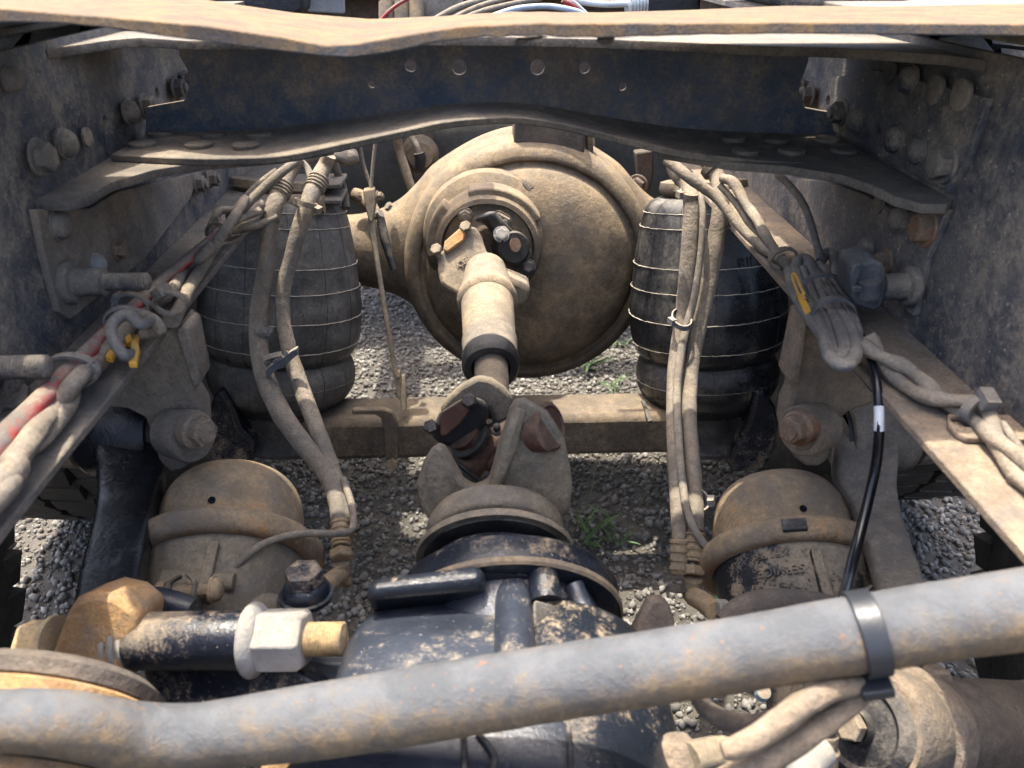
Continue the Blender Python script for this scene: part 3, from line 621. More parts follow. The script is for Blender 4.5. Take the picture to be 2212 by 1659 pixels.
add('side_casting', MB().lathe([(.03, .02), (.085, .02), (.10, .0), (.104, -.05), (.105, -.2)], V((.045, .46, .50)), (0, 1, .0), 56), M['black'], ra)
# ridge, block, bosses, fins and a dark recess slab on the carrier
add('ridge', MB().tube([tuple(P(1108, 1238, Y=.505)), tuple(P(1109, 1290, Y=.472)), tuple(P(1111, 1370, Y=.418)), tuple(P(1114, 1470, Y=.36))], .0155, 24, 4), M['blackclean'], ra)
add('ridge_cap', MB().lathe([(.0165, 0), (.0165, .004), (.013, .005)], P(1102, 1236, Y=.508), (0, .75, .66), 32), M['rustblock'], ra)
put('bolt', 'head', M['navy'], ra, P(1098, 1226, Y=.512), (-.1, .2, .95), .0155, .3)
add('breather_block', MB().prism([P(783, 1292, Y=.455), P(1052, 1268, Y=.462), P(1046, 1215, Y=.478), P(800, 1245, Y=.474)], (0, .03, -.055)), M['black'], ra, .008)
add('boss', MB().tube(tp([(1180, 1300, .46, 34), (1176, 1262, .475, 35), (1174, 1232, .49, 32), (1174, 1222, .50, 22)]), .015, 24, 4), M['black'], ra)
add('fin_or_recess', MB().prism([P(1150, 1290, Y=.452), P(1205, 1305, Y=.452), P(1245, 1350, Y=.445), P(1268, 1400, Y=.43), P(1150, 1420, Y=.41)], (0, -.012, -.03)), M['darkmetal'], ra, .003)  # dark slab in place of a recess, its shade put into the colour
add('fin_or_recess', MB().tube(tp([(1212, 1228, .50, 12), (1262, 1290, .48, 14), (1300, 1368, .45, 16), (1330, 1440, .42, 16)]), .01, 14, 4), M['black'], ra)
add('fin_or_recess', MB().tube(tp([(1240, 1262, .485, 20), (1262, 1320, .465, 24), (1290, 1385, .44, 26)]), .012, 16, 4), M['blackclean'], ra)
put('plug', 'dome', M['black'], ra, P(662, 1285, Y=.50), (0, .1, .95), .021); put('plug', 'head', M['navy'], ra, P(662, 1278, Y=.50)+V((0, 0, .012)), (0, .1, .95), .0165)
add('housing_edge', MB().tube(tp([(285, 1305, .53, 26), (340, 1298, .53, 30), (420, 1318, .52, 26)]), .02, 20, 4), M['blackclean'], ra)
add('axle_tube', MB().lathe([(.075, -.7), (.075, -.2), (.12, -.16), (.14, -.1), (.14, .1), (.12, .16), (.075, .2), (.075, .7)], (0, .12, .46), (1, 0, 0), 40), M['darkmetal'], ra)
add('seam', MB().tube([tuple(P(1030, 1580, Z=.611)), tuple(P(1062, 1620, Z=.611)), tuple(P(1068, 1650, Z=.611)), tuple(P(1050, 1690, Z=.611))], .0022, 8), M['darkmetal'], ra)
add('seam', MB().tube([tuple(P(1000, 1580, Z=.611)), tuple(P(1003, 1620, Z=.611)), tuple(P(1004, 1700, Z=.611))], .002, 8), M['darkmetal'], ra)
add('seam', MB().tube([tuple(P(1228, 1570, Z=.611)), tuple(P(1232, 1620, Z=.611)), tuple(P(1234, 1700, Z=.611))], .0018, 8), M['darkmetal'], ra)

# ------------------------------------------------------------------ cross beam under the air springs
bm_ = thing('suspension_beam', 'square steel cross beam running under both air springs', 'beam', (0, 1.18, .26))
add('beam', MB().rings([[V((x_, y_, z_+noise.noise(V((x_*9, y_*9, z_*9)))*.001)) for y_, z_ in ((1.14, .263), (1.228, .263), (1.228, .347), (1.14, .347))] for x_ in np.linspace(-.40, .47, 40)]), M['beam'], bm_, .012)
add('end_block', MB().prism(pz([(447, 900), (455, 870), (477, 842), (500, 870), (520, 930), (552, 955), (546, 1006), (470, 1012), (452, 1000)], 1.105), (0, .12, 0)), M['navy'], bm_, .008)
add('end_block', MB().prism(pz([(1600, 950), (1617, 915), (1632, 848), (1650, 844), (1676, 880), (1684, 915), (1676, 972), (1652, 1016), (1588, 1023), (1575, 1012), (1580, 985)], 1.105), (0, .12, 0)), M['navy'], bm_, .008)
add('strap', MB().prism(pz([(760, 886), (830, 886), (848, 893), (858, 915), (860, 985), (856, 1005), (840, 1008), (833, 995), (830, 930), (822, 903), (810, 896), (760, 896)], 1.128), (0, .012, 0)), M['beam'], bm_, .002)
put('bolt', 'head', M['yoke'], bm_, P(848, 1000, Y=1.126), (0, -1, .2), .0105)
add('clip', MB().prism([P(1385, 868, Z=.348), P(1392, 866, Z=.348), P(1408, 912, Z=.348), P(1400, 915, Z=.348)], (0, 0, .004)), M['darkmetal'], bm_)
# levelling link
lk = thing('levelling_rod', 'thin steel levelling rod with clevis ends, left of the round differential', 'levelling rod', P(867, 890, Y=1.15))
Yk = lambda v: 1.32-.17*(v-300)/590
add('lever', MB().tube([(*P(u, v, Y=Yk(v)), hw*dep(P(u, v, Y=Yk(v)))/FPX) for u, v, hw in ((812, 300, 7), (806, 350, 6.5), (802, 400, 6), (800, 430, 6.5))], .005, 8, 4, flat=(1, .6)), M['bolt'], lk)
add('clevis', MB().prism([P(u, v, Y=Yk(v)-.01) for u, v in ((783, 412), (808, 408), (812, 440), (806, 478), (797, 480), (787, 440))], (0, .018, 0)), M['casting'], lk, .002)
put('bolt', 'nut', M['casting'], lk, P(816, 425, Y=Yk(425)-.012), (1, -.2, .1), .0075)
put('bolt', 'head', M['casting'], lk, P(781, 425, Y=Yk(425)-.012), (-1, -.2, .1), .0075)
add('rod', MB().tube([(*P(u, v, Y=Yk(v)), hw*dep(P(u, v, Y=Yk(v)))/FPX) for u, v, hw in ((802, 475, 8), (808, 520, 6), (830, 660, 5.5), (852, 790, 5.5), (858, 815, 6))], .005, 10, 4), M['shaft'], lk)
add('clevis', MB().prism([P(u, v, Y=Yk(v)) for u, v in ((850, 806), (864, 804), (868, 850), (862, 866), (856, 852))], (0, .014, 0)), M['shaft'], lk, .0015)
add('clevis', MB().prism([P(u, v, Y=Yk(v)-.004) for u, v in ((869, 812), (874, 812), (878, 850), (878, 885), (868, 888), (864, 868))], (0, .008, 0)), M['shaft'], lk, .0015)

# ------------------------------------------------------------------ hanger brackets and trailing arms
def hanger(label, pts, rib, boss, bolt, baxis, m, bm2):
    t = thing('hanger_bracket', label, 'hanger bracket', P(*boss, Y=.70), 'trailing arm hangers')
    add('side_plate', MB().prism(pz(pts, .725), (0, .035, 0)).rough(.0008, 60), M[m], t, .005)
    add('stiffener', MB().prism(pz(rib, .708), (0, .04, 0)), M[m], t, .004)
    o = P(*boss, Y=.705)
    x, y, z = frame(baxis)
    add('pivot_boss', MB().lathe([(.028, -.03), (.029, .003), (.027, .006), (.022, .007), (.021, .005), (.012, .005)], o, baxis, 40, lump=.001), M[m], t)
    o = P(*bolt, Y=.69)
    add('washer', MB().lathe([(.019, -.012), (.0195, 0), (.017, .003), (.01, .003)], o, baxis, 36), M[bm2], t)
    put('pivot_bolt', 'head', M[bm2], t, o+z*.002, baxis, .0155, .4)
    add('bolt_end', MB().lathe([(.0105, 0), (.010, .003), (.002, .0032)], o+z*.0142, baxis, 24), M[bm2], t)
    return t
hanger('left hanger bracket, grey blue steel with rust streaks, bolted round the black trailing arm', [(233, 873), (280, 800), (333, 735), (393, 695), (407, 713), (430, 830), (417, 842), (415, 858), (433, 886), (438, 930), (433, 970), (400, 1013), (367, 1021), (343, 996), (330, 945), (313, 903), (277, 883), (230, 880)],
       [(378, 718), (395, 706), (408, 716), (431, 826), (427, 838), (415, 838)], (412, 942), (427, 931), (.84, -.52, .14), 'frame_muddy', 'mudtan')
hanger('right hanger bracket, brown mud caked casting with a rusty pivot bolt', [(1733, 683), (1705, 830), (1718, 838), (1715, 855), (1702, 885), (1696, 925), (1705, 960), (1718, 990), (1741, 1008), (1768, 1010), (1788, 996), (1800, 950), (1808, 913), (1835, 890), (1888, 872), (1890, 858), (1838, 793), (1775, 690)],
       [(1736, 690), (1748, 690), (1728, 832), (1706, 828)], (1735, 930), (1722, 926), (-.84, -.52, .14), 'mudtan', 'rustbolt')
def arm(label, rows, eye, m, m2, s):
    t = thing('trailing_arm', label, 'trailing arm', P(rows[-1][0], rows[-1][1], Y=rows[-1][2]), 'suspension trailing arms')
    add('arm', MB().tube([(*q[:3], q[3]*1.08) for q in tp(rows)], .04, 28, 6, flat=(1, .7), sq=.42), M[m], t, 0, 60)
    o = P(*eye, Y=.775)
    add('eye', MB().lathe([(.03, -.040), (.047, -.040), (.050, -.034), (.050, .034), (.047, .040), (.03, .040)], o, (1, 0, 0), 40), M[m], t)
    add('bushing', MB().lathe([(.03, -.040), (.038, -.045), (.040, -.038), (.036, -.036), (.036, .036), (.040, .038), (.038, .045), (.03, .040)], o, (1, 0, 0), 40), M['rubber'], t)
    add('bushing_plate', MB().lathe([(.02, -.078), (.035, -.078), (.04, -.07), (.041, -.05), (.03, -.048)], o, (s, 0, 0), 36), M[m2], t)
    return t
arm('black trailing arm on the left, passing behind the left brake chamber', [(268, 925, .775, 60), (280, 985, .74, 60), (285, 1040, .71, 60), (278, 1100, .67, 56), (262, 1170, .61, 55), (245, 1250, .56, 58), (232, 1320, .51, 58)], (272, 935), 'armblack', 'mudtan', 1)
arm('worn trailing arm on the right with bare sunlit steel edge, behind the black cable', [(1876, 925, .775, 58), (1868, 985, .74, 60), (1868, 1040, .71, 56), (1890, 1105, .67, 44), (1915, 1180, .61, 42), (1940, 1260, .56, 44), (1960, 1340, .50, 46)], (1882, 935), 'frame_muddy', 'mudtan', -1)

# ------------------------------------------------------------------ brake chambers
def threads(mb, o, ax, r, L, n=20):
    prof = [(r*.5, 0)]; t = 0
    while t < L: prof += [(r, t), (r*.86, t+.0011)]; t += .0022
    prof += [(r*.86, L), (r*.4, L+.001)]
    return mb.lathe(prof, o, ax, n)
def chamber(label, ctr, mirror, mcan, mbody):
    s = -1 if mirror else 1
    o = P(*ctr, Y=.66); D = dep(o); k = D/FPX
    t = thing('brake_chamber', label, 'brake chamber', o-V((0, 0, .1)), 'air brake chambers')
    ax = V((-.06*s, math.cos(math.radians(24)), math.sin(math.radians(24)))).normalized()
    can = [(.081, .0), (.0825, .02), (.080, .05), (.075, .072), (.064, .09), (.046, .1015), (.024, .107), (.0, .108)]
    add('can', MB().lathe([tuple(q) for q in cr(can, 4)], o, ax, 64, lump=.0008), M[mcan], t, 0, 60)
    add('clamp_ring', MB().lathe([tuple(q) for q in cr([(.081, .017), (.096, .016), (.1055, .008), (.1065, -.003), (.101, -.011), (.0905, -.012), (.086, -.009)], 3)], o, ax, 72), M[mcan], t, 0, 60)
    body = [(.088, -.008), (.0865, -.02), (.084, -.04), (.078, -.062), (.066, -.085), (.05, -.10), (.05, -.16)]
    add('body', MB().lathe([tuple(q) for q in cr(body, 4)], o, ax, 64, lump=.0008), M[mbody], t, 0, 60)
    x, y, z = frame(ax)
    def on(an, tt, lift=0):      # point on the body, an measured from straight up, positive to the right
        up = (V((0, 0, 1))-ax*ax.z).normalized(); rt = ax.cross(up)*-1
        rt = V((1, 0, 0))-ax*ax.x; rt.normalize()
        r = np.interp(-tt, [-q[1] for q in body], [q[0] for q in body])+lift
        return o+ax*tt+up*math.cos(an)*r+rt*math.sin(an)*r, up*math.cos(an)+rt*math.sin(an)
    # vent hole
    p, d = on(0.02*s, .03); p = o+ax*.03+d*.0832
    add('vent_hole', MB().lathe([(.004, -.001), (.004, .0006)], p, d, 16), M['blackcable'], t)
    # rib and bolt lugs
    p1, d1 = on(.08*s, -.022, .008); p2, d2 = on(.0, -.078, .011)
    add('rib', MB().prism([p1-d1*.012, p1, p2+d2*.004, p2-d2*.02], V((.011, 0, 0))), M[mbody], t, .0015)
    q, dq = on(.5 if mirror else -.05, -.075, .028)
    cb = MB(); threads(cb, q+V((-.026*s, 0, 0)), (-s, 0, 0), .0062, .034)
    add('clamp_bolt', cb, M['rustbolt' if mirror else 'can'], t)
    add('clamp_bolt_shank', MB().lathe([(.006, -.03), (.006, .034)], q, (s, 0, 0), 16), M['rustbolt' if mirror else 'can'], t)
    put('nut', 'head', M['rustbolt' if mirror else 'can'], t, q+V((-.018*s, 0, 0)), (-s, 0, 0), .0105)
    put('bolt_head', 'dome', M['rustbolt' if mirror else 'can'], t, q+V((.026*s, 0, 0)), (s, 0, 0), .0115)
    for e in (-.012, .011):
        add('lug', MB().tube([tuple(q+V((e*s, -.004, -.011))), tuple(q+V((e*s, -.008, .0))), tuple(q+V((e*s, 0, .011))), tuple(q+V(((e+(.008 if e < 0 else -.008))*s, .008, .012)))], .0055, 8, 4, flat=(1, .4)), M[mbody], t)
    if not mirror:
        c1, dd = on(-.42, -.055, .006); c2, _ = on(.42, -.060, .004)
        add('release_tool', MB().tube([(*c1, .0115), (*(c1*.65+c2*.35), .0115), (*(c1*.6+c2*.4), .0085), (*c2, .0085)], .01, 18, 1), M[mbody], t)
    else:
        p, d = on(-.45, -.04, .0006); ex = (on(-.3, -.04)[0]-on(-.6, -.04)[0]).normalized()
        add('cast_word', text('SERVICE', .0135, p, -ex, ax*-1, .0014), M['chamberdark'], t)
        p, d = on(-.55, -.022, .0006)
        add('cast_word', text('150 PSI', .010, p, -ex, ax*-1, .0012), M['chamberdark'], t)
        p, d = on(-.12, -.004); q0 = o+ax*.002
        bits = MB()
        up = (V((0, 0, 1))-ax*ax.z).normalized(); rt = (V((1, 0, 0))-ax*ax.x).normalized()
        rr = []
        for i in range(9):
            an = -.34+.24*i/8; dd = up*math.cos(an)+rt*math.sin(an); b0 = o+dd*.1035
            rr.append([b0+ax*.007+dd*.0045, b0-ax*.006+dd*.0055, b0-ax*.008+dd*.001, b0+ax*.006])
        add('rubber_pad', MB().rings(rr), M['rubber'], t, .001)
    # air port, nut, elbow
    e, de = on(.95*s, -.072, -.012)
    out_ = V((1*s, -.05, .12)).normalized()
    add('port', MB().tube([(*(e-out_*.03), .026), (*(e), .020), (*(e+out_*.02), .011), (*(e+out_*.026), .0155)], .015, 24, 3), M[mbody if not mirror else 'can'], t)
    ee = e+out_*.032
    th_ = MB(); threads(th_, ee, out_, .0105, .012); add('thread', th_, M['can'], t)
    put('port_nut', 'head', M['steelnut' if mirror else 'can'], t, ee+out_*.01, out_, .0145)
    return t, ee+out_*.022, out_
chL, portL, dL = chamber('left brake chamber, tan dusty can with flaking grey body and a horizontal clamp bolt', (490, 1208), False, 'can', 'chamber')
chR, portR, dR = chamber('right brake chamber, orange sunlit can over dark peeling body', (1704, 1220), True, 'can', 'chamberdark')

# ------------------------------------------------------------------ air hoses
def crimp(par, p, ax, r, m='can', L=.03):
    prof = [(r*.9, 0)]
    for i in range(4): prof += [(r*1.12, L*(i+.1)/4), (r*1.12, L*(i+.45)/4), (r*.98, L*(i+.6)/4), (r*.98, L*(i+.9)/4)]
    prof += [(r*.9, L)]
    add('crimp', MB().lathe(prof, p, ax, 24), M[m], par)
def hose(label, rows, m='hose', lump=.06, group=None, ends=True, n=16, cat='hose'):
    t = thing('air_hose', label, cat, P(*rows[-1][:2], Y=rows[-1][2]), group)
    add('hose', MB().tube(tp(rows), .01, n, 10, lump), M[m], t, 0, 70)
    return t
Yh = lambda v: float(np.interp(v, (360, 450, 700, 850, 1000, 1130, 1260), (1.12, 1.06, 1.0, .93, .80, .70, .66)))
def rows(L): return [(u, v, Yh(v), hw) for u, v, hw in L]
hA = hose('thick muddy hose at left, the one farther left, running down to the left brake chamber', rows([(645, 340, 15), (625, 372, 17), (606, 410, 20), (590, 455, 19), (580, 520, 19), (574, 590, 19), (563, 650, 19), (558, 710, 20), (562, 770, 20), (578, 830, 21), (612, 900, 22), (660, 965, 21), (708, 1025, 21), (730, 1085, 20), (733, 1140, 18)]), group='brake air hoses')
hB = hose('thick muddy air hose at left, the one farther right with flaking dirt', rows([(712, 335, 14), (700, 360, 16), (683, 395, 18), (664, 445, 18), (645, 500, 17), (628, 560, 16), (612, 620, 15), (611, 690, 16), (624, 755, 17), (650, 835, 18), (682, 920, 18), (712, 1000, 18), (738, 1080, 17), (748, 1150, 16)]), group='brake air hoses')
for u, v, du, dv, pa, hw in ((612, 398, -10, 24, hA, 21), (690, 385, -10, 20, hB, 20)):
    p = P(u, v, Y=Yh(v)); crimp(pa, p, P(u+du, v+dv, Y=Yh(v+dv))-p, hw*dep(p)/FPX, 'hose', .022)
p1, p2 = P(735, 1130, Y=Yh(1130)), P(738, 1205, Y=.655)
crimp(hA, p1, p2-p1, 20*dep(p1)/FPX, 'can', .034)
put('elbow_nut', 'head', M['can'], hA, P(737, 1192, Y=.665), (p1-p2)*-1, .0135)
add('elbow', MB().tube([tuple(portL), tuple(portL*.5+P(735, 1235, Y=.652)*.5), tuple(P(735, 1238, Y=.65)), tuple(P(735, 1215, Y=.655))], .0105, 16, 4), M['can'], hA)
p1 = P(752, 1150, Y=.70); crimp(hB, p1, P(733, 1300, Y=.64)-p1, .0095, 'can', .03)
put('elbow_nut', 'head', M['can'], hB, P(740, 1245, Y=.66), P(733, 1300, Y=.64)-p1, .0125)
hC = hose('thin grey air line looping over the two thick hoses at left', rows([(612, 345, 7), (640, 345, 8), (664, 365, 8), (674, 400, 8), (671, 440, 9), (656, 490, 9), (640, 540, 9), (626, 590, 9), (619, 640, 8), (614, 700, 7)]), 'hosegrey', .03)
hD = hose('thin dusty air line arching over the left brake chamber', [(742, 1035, .76, 8), (758, 1085, .72, 8), (764, 1125, .69, 8), (756, 1148, .67, 8), (720, 1153, .65, 8), (665, 1152, .635, 8), (610, 1160, .625, 8), (560, 1180, .61, 8), (515, 1218, .595, 8), (480, 1260, .585, 8), (452, 1296, .58, 8)], 'hose', .04)
rA = hose('thick muddy hose at right, leftmost, hanging in front of the right air spring', rows([(1448, 345, 14), (1462, 372, 18), (1485, 400, 18), (1494, 440, 18), (1491, 510, 18), (1484, 600, 18), (1475, 690, 18), (1462, 780, 18), (1456, 880, 17), (1460, 1000, 18), (1466, 1100, 18), (1468, 1180, 16)]), group='brake air hoses')
rB = hose('thick muddy hose at right, rightmost, ending in ribbed brass fittings', rows([(1525, 350, 14), (1546, 378, 17), (1556, 405, 19), (1556, 450, 18), (1543, 540, 19), (1527, 630, 18), (1506, 720, 18), (1492, 800, 17), (1488, 900, 17), (1496, 1010, 18), (1502, 1090, 18), (1504, 1150, 17)]), group='brake air hoses')
for u, v, du, dv, pa in ((1470, 375, 12, 16, rA), (1533, 362, 10, 14, rB)):
    p = P(u, v, Y=Yh(v)); crimp(pa, p, P(u+du, v+dv, Y=Yh(v+dv))-p, 20*dep(p)/FPX, 'hose', .011)
p1, p2 = P(1503, 1150, Y=.69), P(1497, 1240, Y=.655)
crimp(rB, p1, p2-p1, 19*dep(p1)/FPX, 'can', .034); put('elbow_nut', 'head', M['can'], rB, P(1499, 1222, Y=.665), p2-p1, .0135)
add('elbow', MB().tube([tuple(portR), tuple(portR*.45+P(1497, 1282, Y=.648)*.55), tuple(P(1495, 1283, Y=.648)), tuple(P(1497, 1250, Y=.655))], .0115, 16, 4), M['can'], rB)
p1, p2 = P(1468, 1165, Y=.685), P(1466, 1270, Y=.65)
crimp(rA, p1, p2-p1, 18*dep(p1)/FPX, 'can', .04); put('elbow_nut', 'head', M['mudpart'], rA, P(1466, 1262, Y=.655), p2-p1, .012)
rC = hose('thin grey air line between the thick right hoses, curling over to the right brake chamber', [(u, v, Yh(v)-.018, hw) for u, v, hw in ((1514, 420, 7), (1518, 470, 7), (1513, 550, 7), (1500, 640, 8), (1482, 710, 9), (1468, 780, 9), (1462, 860, 9), (1466, 950, 9), (1473, 1030, 9), (1484, 1100, 9), (1510, 1160, 9), (1560, 1212, 9), (1630, 1252, 9), (1700, 1275, 9), (1750, 1292, 9))], 'hosegrey', .03)
def tie(u, v, Y, d, r, label, m='plastic', hd=True, group='cable ties', lab2=None, rx=None, hr=.006, ho=(0, -1, .2)):
    p = P(u, v, Y=Y); t = thing('cable_tie', label, 'cable tie', p, group)
    x, y, z = frame(d); rx = (rx or r)*.82; r *= .85; rs = []
    for i in range(25):
        a = 2*math.pi*i/24; c = x*math.cos(a)*rx+y*math.sin(a)*r; c2 = x*math.cos(a)*(rx+.0022)+y*math.sin(a)*(r+.0022)
        rs.append([p+c-z*.004, p+c2-z*.004, p+c2+z*.004, p+c+z*.004])
    add('band', MB().rings(rs), M[m], t)
    if hd: put('head', 'block', M[m], t, p+V(ho)*(r+.003), ho, hr)
    return t
dn = lambda u0, v0, Y0, u1, v1, Y1: P(u1, v1, Y=Y1)-P(u0, v0, Y=Y0)
tie(572, 712, 1.0, dn(560, 650, 1.01, 560, 760, .98), .016, 'grey plastic cable tie high on the left thick hoses', rx=.027, ho=(.3, -1, .2))
t_ = tie(597, 780, .97, dn(563, 740, 1, 600, 840, .94), .018, 'pale serrated hose clip joining the two left hoses', rx=.036, ho=(-.6, -.8, .2))
cl = thing('hose_clip', 'light grey toothed plastic clip slanting across the left hoses', 'hose clip', P(605, 780, Y=.93))
add('clip_bar', MB().prism(pz([(572, 802), (584, 790), (600, 782), (614, 770), (630, 758), (642, 752), (644, 766), (632, 776), (618, 788), (602, 797), (588, 808), (576, 816)], .935), (0, .008, 0)), M['plastic'], cl, .001)
for u, v in ((594, 786), (606, 779), (618, 770)): put('tooth', 'block', M['plastic'], cl, P(u, v-6, Y=.935), (0, -1, .3), .0034, .6)
tie(1472, 690, .985, (0, .15, -1), .014, 'grey plastic clamp on the right hoses at mid height of the air spring', rx=.026, ho=(-1, -.4, 0))
tie(1508, 1082, .735, (0, .3, -1), .013, 'grey plastic clamp low on the right hoses above the ribbed fittings', rx=.018, ho=(1, -.4, .3))
tie(1490, 418, 1.075, (0, .1, -1), .014, 'dusty plastic clamp at the top of the right hoses', 'hose', rx=.02, ho=(-1, -.3, 0))
tie(660, 440, 1.05, dn(664, 420, 1.05, 650, 480, 1.04), .016, 'dusty plastic clamp high on the left hoses', 'hose', rx=.02, ho=(1, -.4, -.4))
for lab, L, m in (('black mud coated pipe with a thick end under the arch of the crossmember', [(640, 352, 1.2, 9), (690, 338, 1.22, 10), (730, 340, 1.24, 11), (748, 342, 1.25, 17), (768, 338, 1.26, 17)], 'hose'),
                  ('black knobbly cable behind the left air spring top', [(720, 345, 1.3, 9), (730, 375, 1.3, 9), (742, 410, 1.3, 9), (748, 450, 1.28, 9)], 'mudpart'),
                  ('thin dusty wire curving down beside the levelling rod', [(778, 312, 1.35, 4), (784, 350, 1.35, 4), (796, 390, 1.34, 4), (804, 410, 1.33, 4)], 'hose'),
                  ('dusty straight tube rising behind the left shoulder of the axle', [(858, 295, 1.62, 10), (864, 330, 1.62, 10), (875, 365, 1.61, 10), (890, 410, 1.6, 10)], 'casting'),
                  ('dark hose crossing below the levelling rod onto the axle tube', [(822, 470, 1.36, 9), (830, 510, 1.35, 10), (842, 550, 1.34, 10), (852, 582, 1.33, 9)], 'darkmetal')):
    hose(lab, L, m, .1, n=12, cat='pipe')

# ------------------------------------------------------------------ left cable harness along the rail flange
def cable(label, pts, m, lump=.08, name='cable', group=None, cat='cable', n=14, sub=10):
    t = thing(name, label, cat, V(pts[-1][:3]), group)
    add('sheath', MB().tube(pts, .008, n, sub, lump), M[m], t, 0, 70); return t
def zrow(L, z):
    out = []
    for u, v, hw, dz in L:
        p = P(u, v, Z=z+dz); out.append((*p, hw*dep(p)/FPX))
    return out
cable('red power cable in the left harness, dusty in places, along the rail flange', zrow([(470, 505, 10, .03), (430, 540, 11, .025), (390, 575, 12, .02), (325, 630, 13, .02), (290, 665, 14, .02), (245, 705, 15, .02), (195, 755, 17, .02), (150, 800, 19, .02), (95, 858, 22, .02), (40, 915, 26, .02), (0, 955, 28, .02), (-60, 1020, 32, .02)], .732)+[(-.365, .12, .75, .0085), (-.37, -.3, .75, .0085)], 'red', .03, group='left harness cables')
cable('taped grey cable twisted against the red one in the left harness', zrow([(560, 455, 9, .03), (500, 480, 10, .03), (468, 505, 11, .02), (445, 545, 12, .03), (400, 585, 13, .012), (360, 640, 13, .03), (320, 670, 15, .012), (262, 722, 16, .03), (215, 780, 19, .012), (165, 820, 20, .03), (125, 880, 22, .012), (75, 935, 25, .02), (30, 1000, 28, .02), (-30, 1080, 32, .02)], .728)+[(-.365, .12, .75, .0085), (-.37, -.3, .75, .0085)], 'tape', .14, group='left harness cables')
cable('thick taped cable lying inmost on the flange of the left rail', zrow([(530, 430, 10, .05), (505, 470, 11, .04), (470, 520, 12, .03), (440, 570, 13, .012), (410, 620, 14, .012), (385, 670, 16, .012), (370, 695, 17, .01)], .73), 'tape', .16, group='left harness cables')
cable('wrapped cable splitting off low in the left harness, nearest the viewer', zrow([(240, 760, 12, .012), (205, 790, 14, .01), (160, 830, 17, .01), (150, 870, 19, .01), (125, 905, 21, .01), (85, 950, 22, .01), (40, 985, 25, .01), (10, 1040, 26, .015), (-40, 1110, 28, .02)], .728)+[(-.365, .12, .75, .0085), (-.37, -.3, .75, .0085)], 'tape', .14, group='left harness cables')
cable('dusty conduit branch running from the left hoses to the harness tie', [(*P(u, v, Y=Y), hw*dep(P(u, v, Y=Y))/FPX) for u, v, Y, hw in ((640, 350, 1.06, 9), (605, 375, 1.04, 10), (560, 415, 1.02, 10), (525, 450, 1.0, 10), (495, 480, .99, 10), (465, 510, .97, 11))], 'hose', .05, group='left harness cables')
cable('second dusty conduit under the first near the left air spring top', [(*P(u, v, Y=Y), hw*dep(P(u, v, Y=Y))/FPX) for u, v, Y, hw in ((600, 370, 1.08, 9), (560, 400, 1.07, 9), (520, 440, 1.05, 9), (495, 470, 1.02, 9))], 'hose', .05, group='left harness cables')
cable('lumpy taped branch turning right towards the left air spring', [(*P(u, v, Y=Y), hw*dep(P(u, v, Y=Y))/FPX) for u, v, Y, hw in ((600, 470, 1.05, 11), (560, 485, 1.04, 11), (520, 492, 1.02, 11), (485, 500, 1.0, 10))], 'tape', .2, group='left harness cables')
cable('short lumpy cable stub standing up beside the upper left cable tie', [(*P(u, v, Y=Y), hw*dep(P(u, v, Y=Y))/FPX) for u, v, Y, hw in ((566, 440, 1.05, 10), (540, 455, 1.03, 10), (505, 455, 1.0, 10), (475, 455, .98, 9), (462, 478, .97, 10), (452, 510, .96, 11))], 'tape', .2, group='left harness cables')
cable('knotted loop of taped cable holding the yellow clip', zrow([(330, 690, 11, .03), (305, 700, 12, .04), (275, 680, 12, .045), (250, 690, 12, .045), (240, 715, 12, .04), (252, 745, 12, .03), (270, 768, 13, .02), (285, 765, 13, .012)], .735), 'greytape', .12, group='left harness cables')
cable('connector tail bending beneath the knotted loop in the left harness', zrow([(300, 678, 12, .03), (330, 690, 13, .03), (345, 712, 13, .02), (330, 722, 12, .012), (305, 722, 12, .012)], .735), 'tape', .2, group='left harness cables')
yc = thing('yellow_clip', 'yellow horseshoe shaped clip hanging on the left harness knot', 'clip', P(270, 765, Z=.74))
add('horseshoe', MB().prism([P(u, v, Z=.745) for u, v in ((230, 782), (240, 765), (249, 748), (262, 742), (263, 728), (275, 722), (290, 732), (302, 734), (300, 748), (304, 762), (298, 795), (280, 796), (288, 768), (284, 752), (272, 748), (258, 757), (245, 785))], (0, 0, .006)), M['yellow'], yc, .001)
add('peg', MB().prism([P(u, v, Z=.752) for u, v in ((266, 730), (276, 724), (286, 736), (274, 744))], (0, 0, .006)), M['yellow'], yc, .001)
def tieZ(u, v, z, d, r, label, rx, m='greytape', hd=(1, 0, .2), hr=.008, group='cable ties'):
    p = P(u, v, Z=z); return tie(u, v, p.y, d, r, label, m, True, group, None, rx, hr, hd)
dh = P(100, 860, Z=.75)-P(320, 640, Z=.75)
tieZ(155, 800, .752, dh, .016, 'grey cable tie with a big square head on the left harness, lowest', .026, hd=(.9, -.25, .1), hr=.0085)
tieZ(285, 662, .755, dh, .015, 'grey cable tie round the red cable beside the knot', .02, hd=(-.8, .2, .5), hr=.006)
tieZ(272, 695, .758, dh, .016, 'grey cable tie across the knot above the yellow clip', .022, hd=(.9, -.2, .4), hr=.007)
tieZ(472, 500, .754, dh, .013, 'dusty cable tie at the top of the left harness, under the conduit', .017, 'tape', hd=(-.1, .3, .9), hr=.006)
tieZ(368, 655, .76, dh, .013, 'dusty square connector clip on the inmost left cable', .018, 'tape', hd=(-.5, .2, .8), hr=.008)

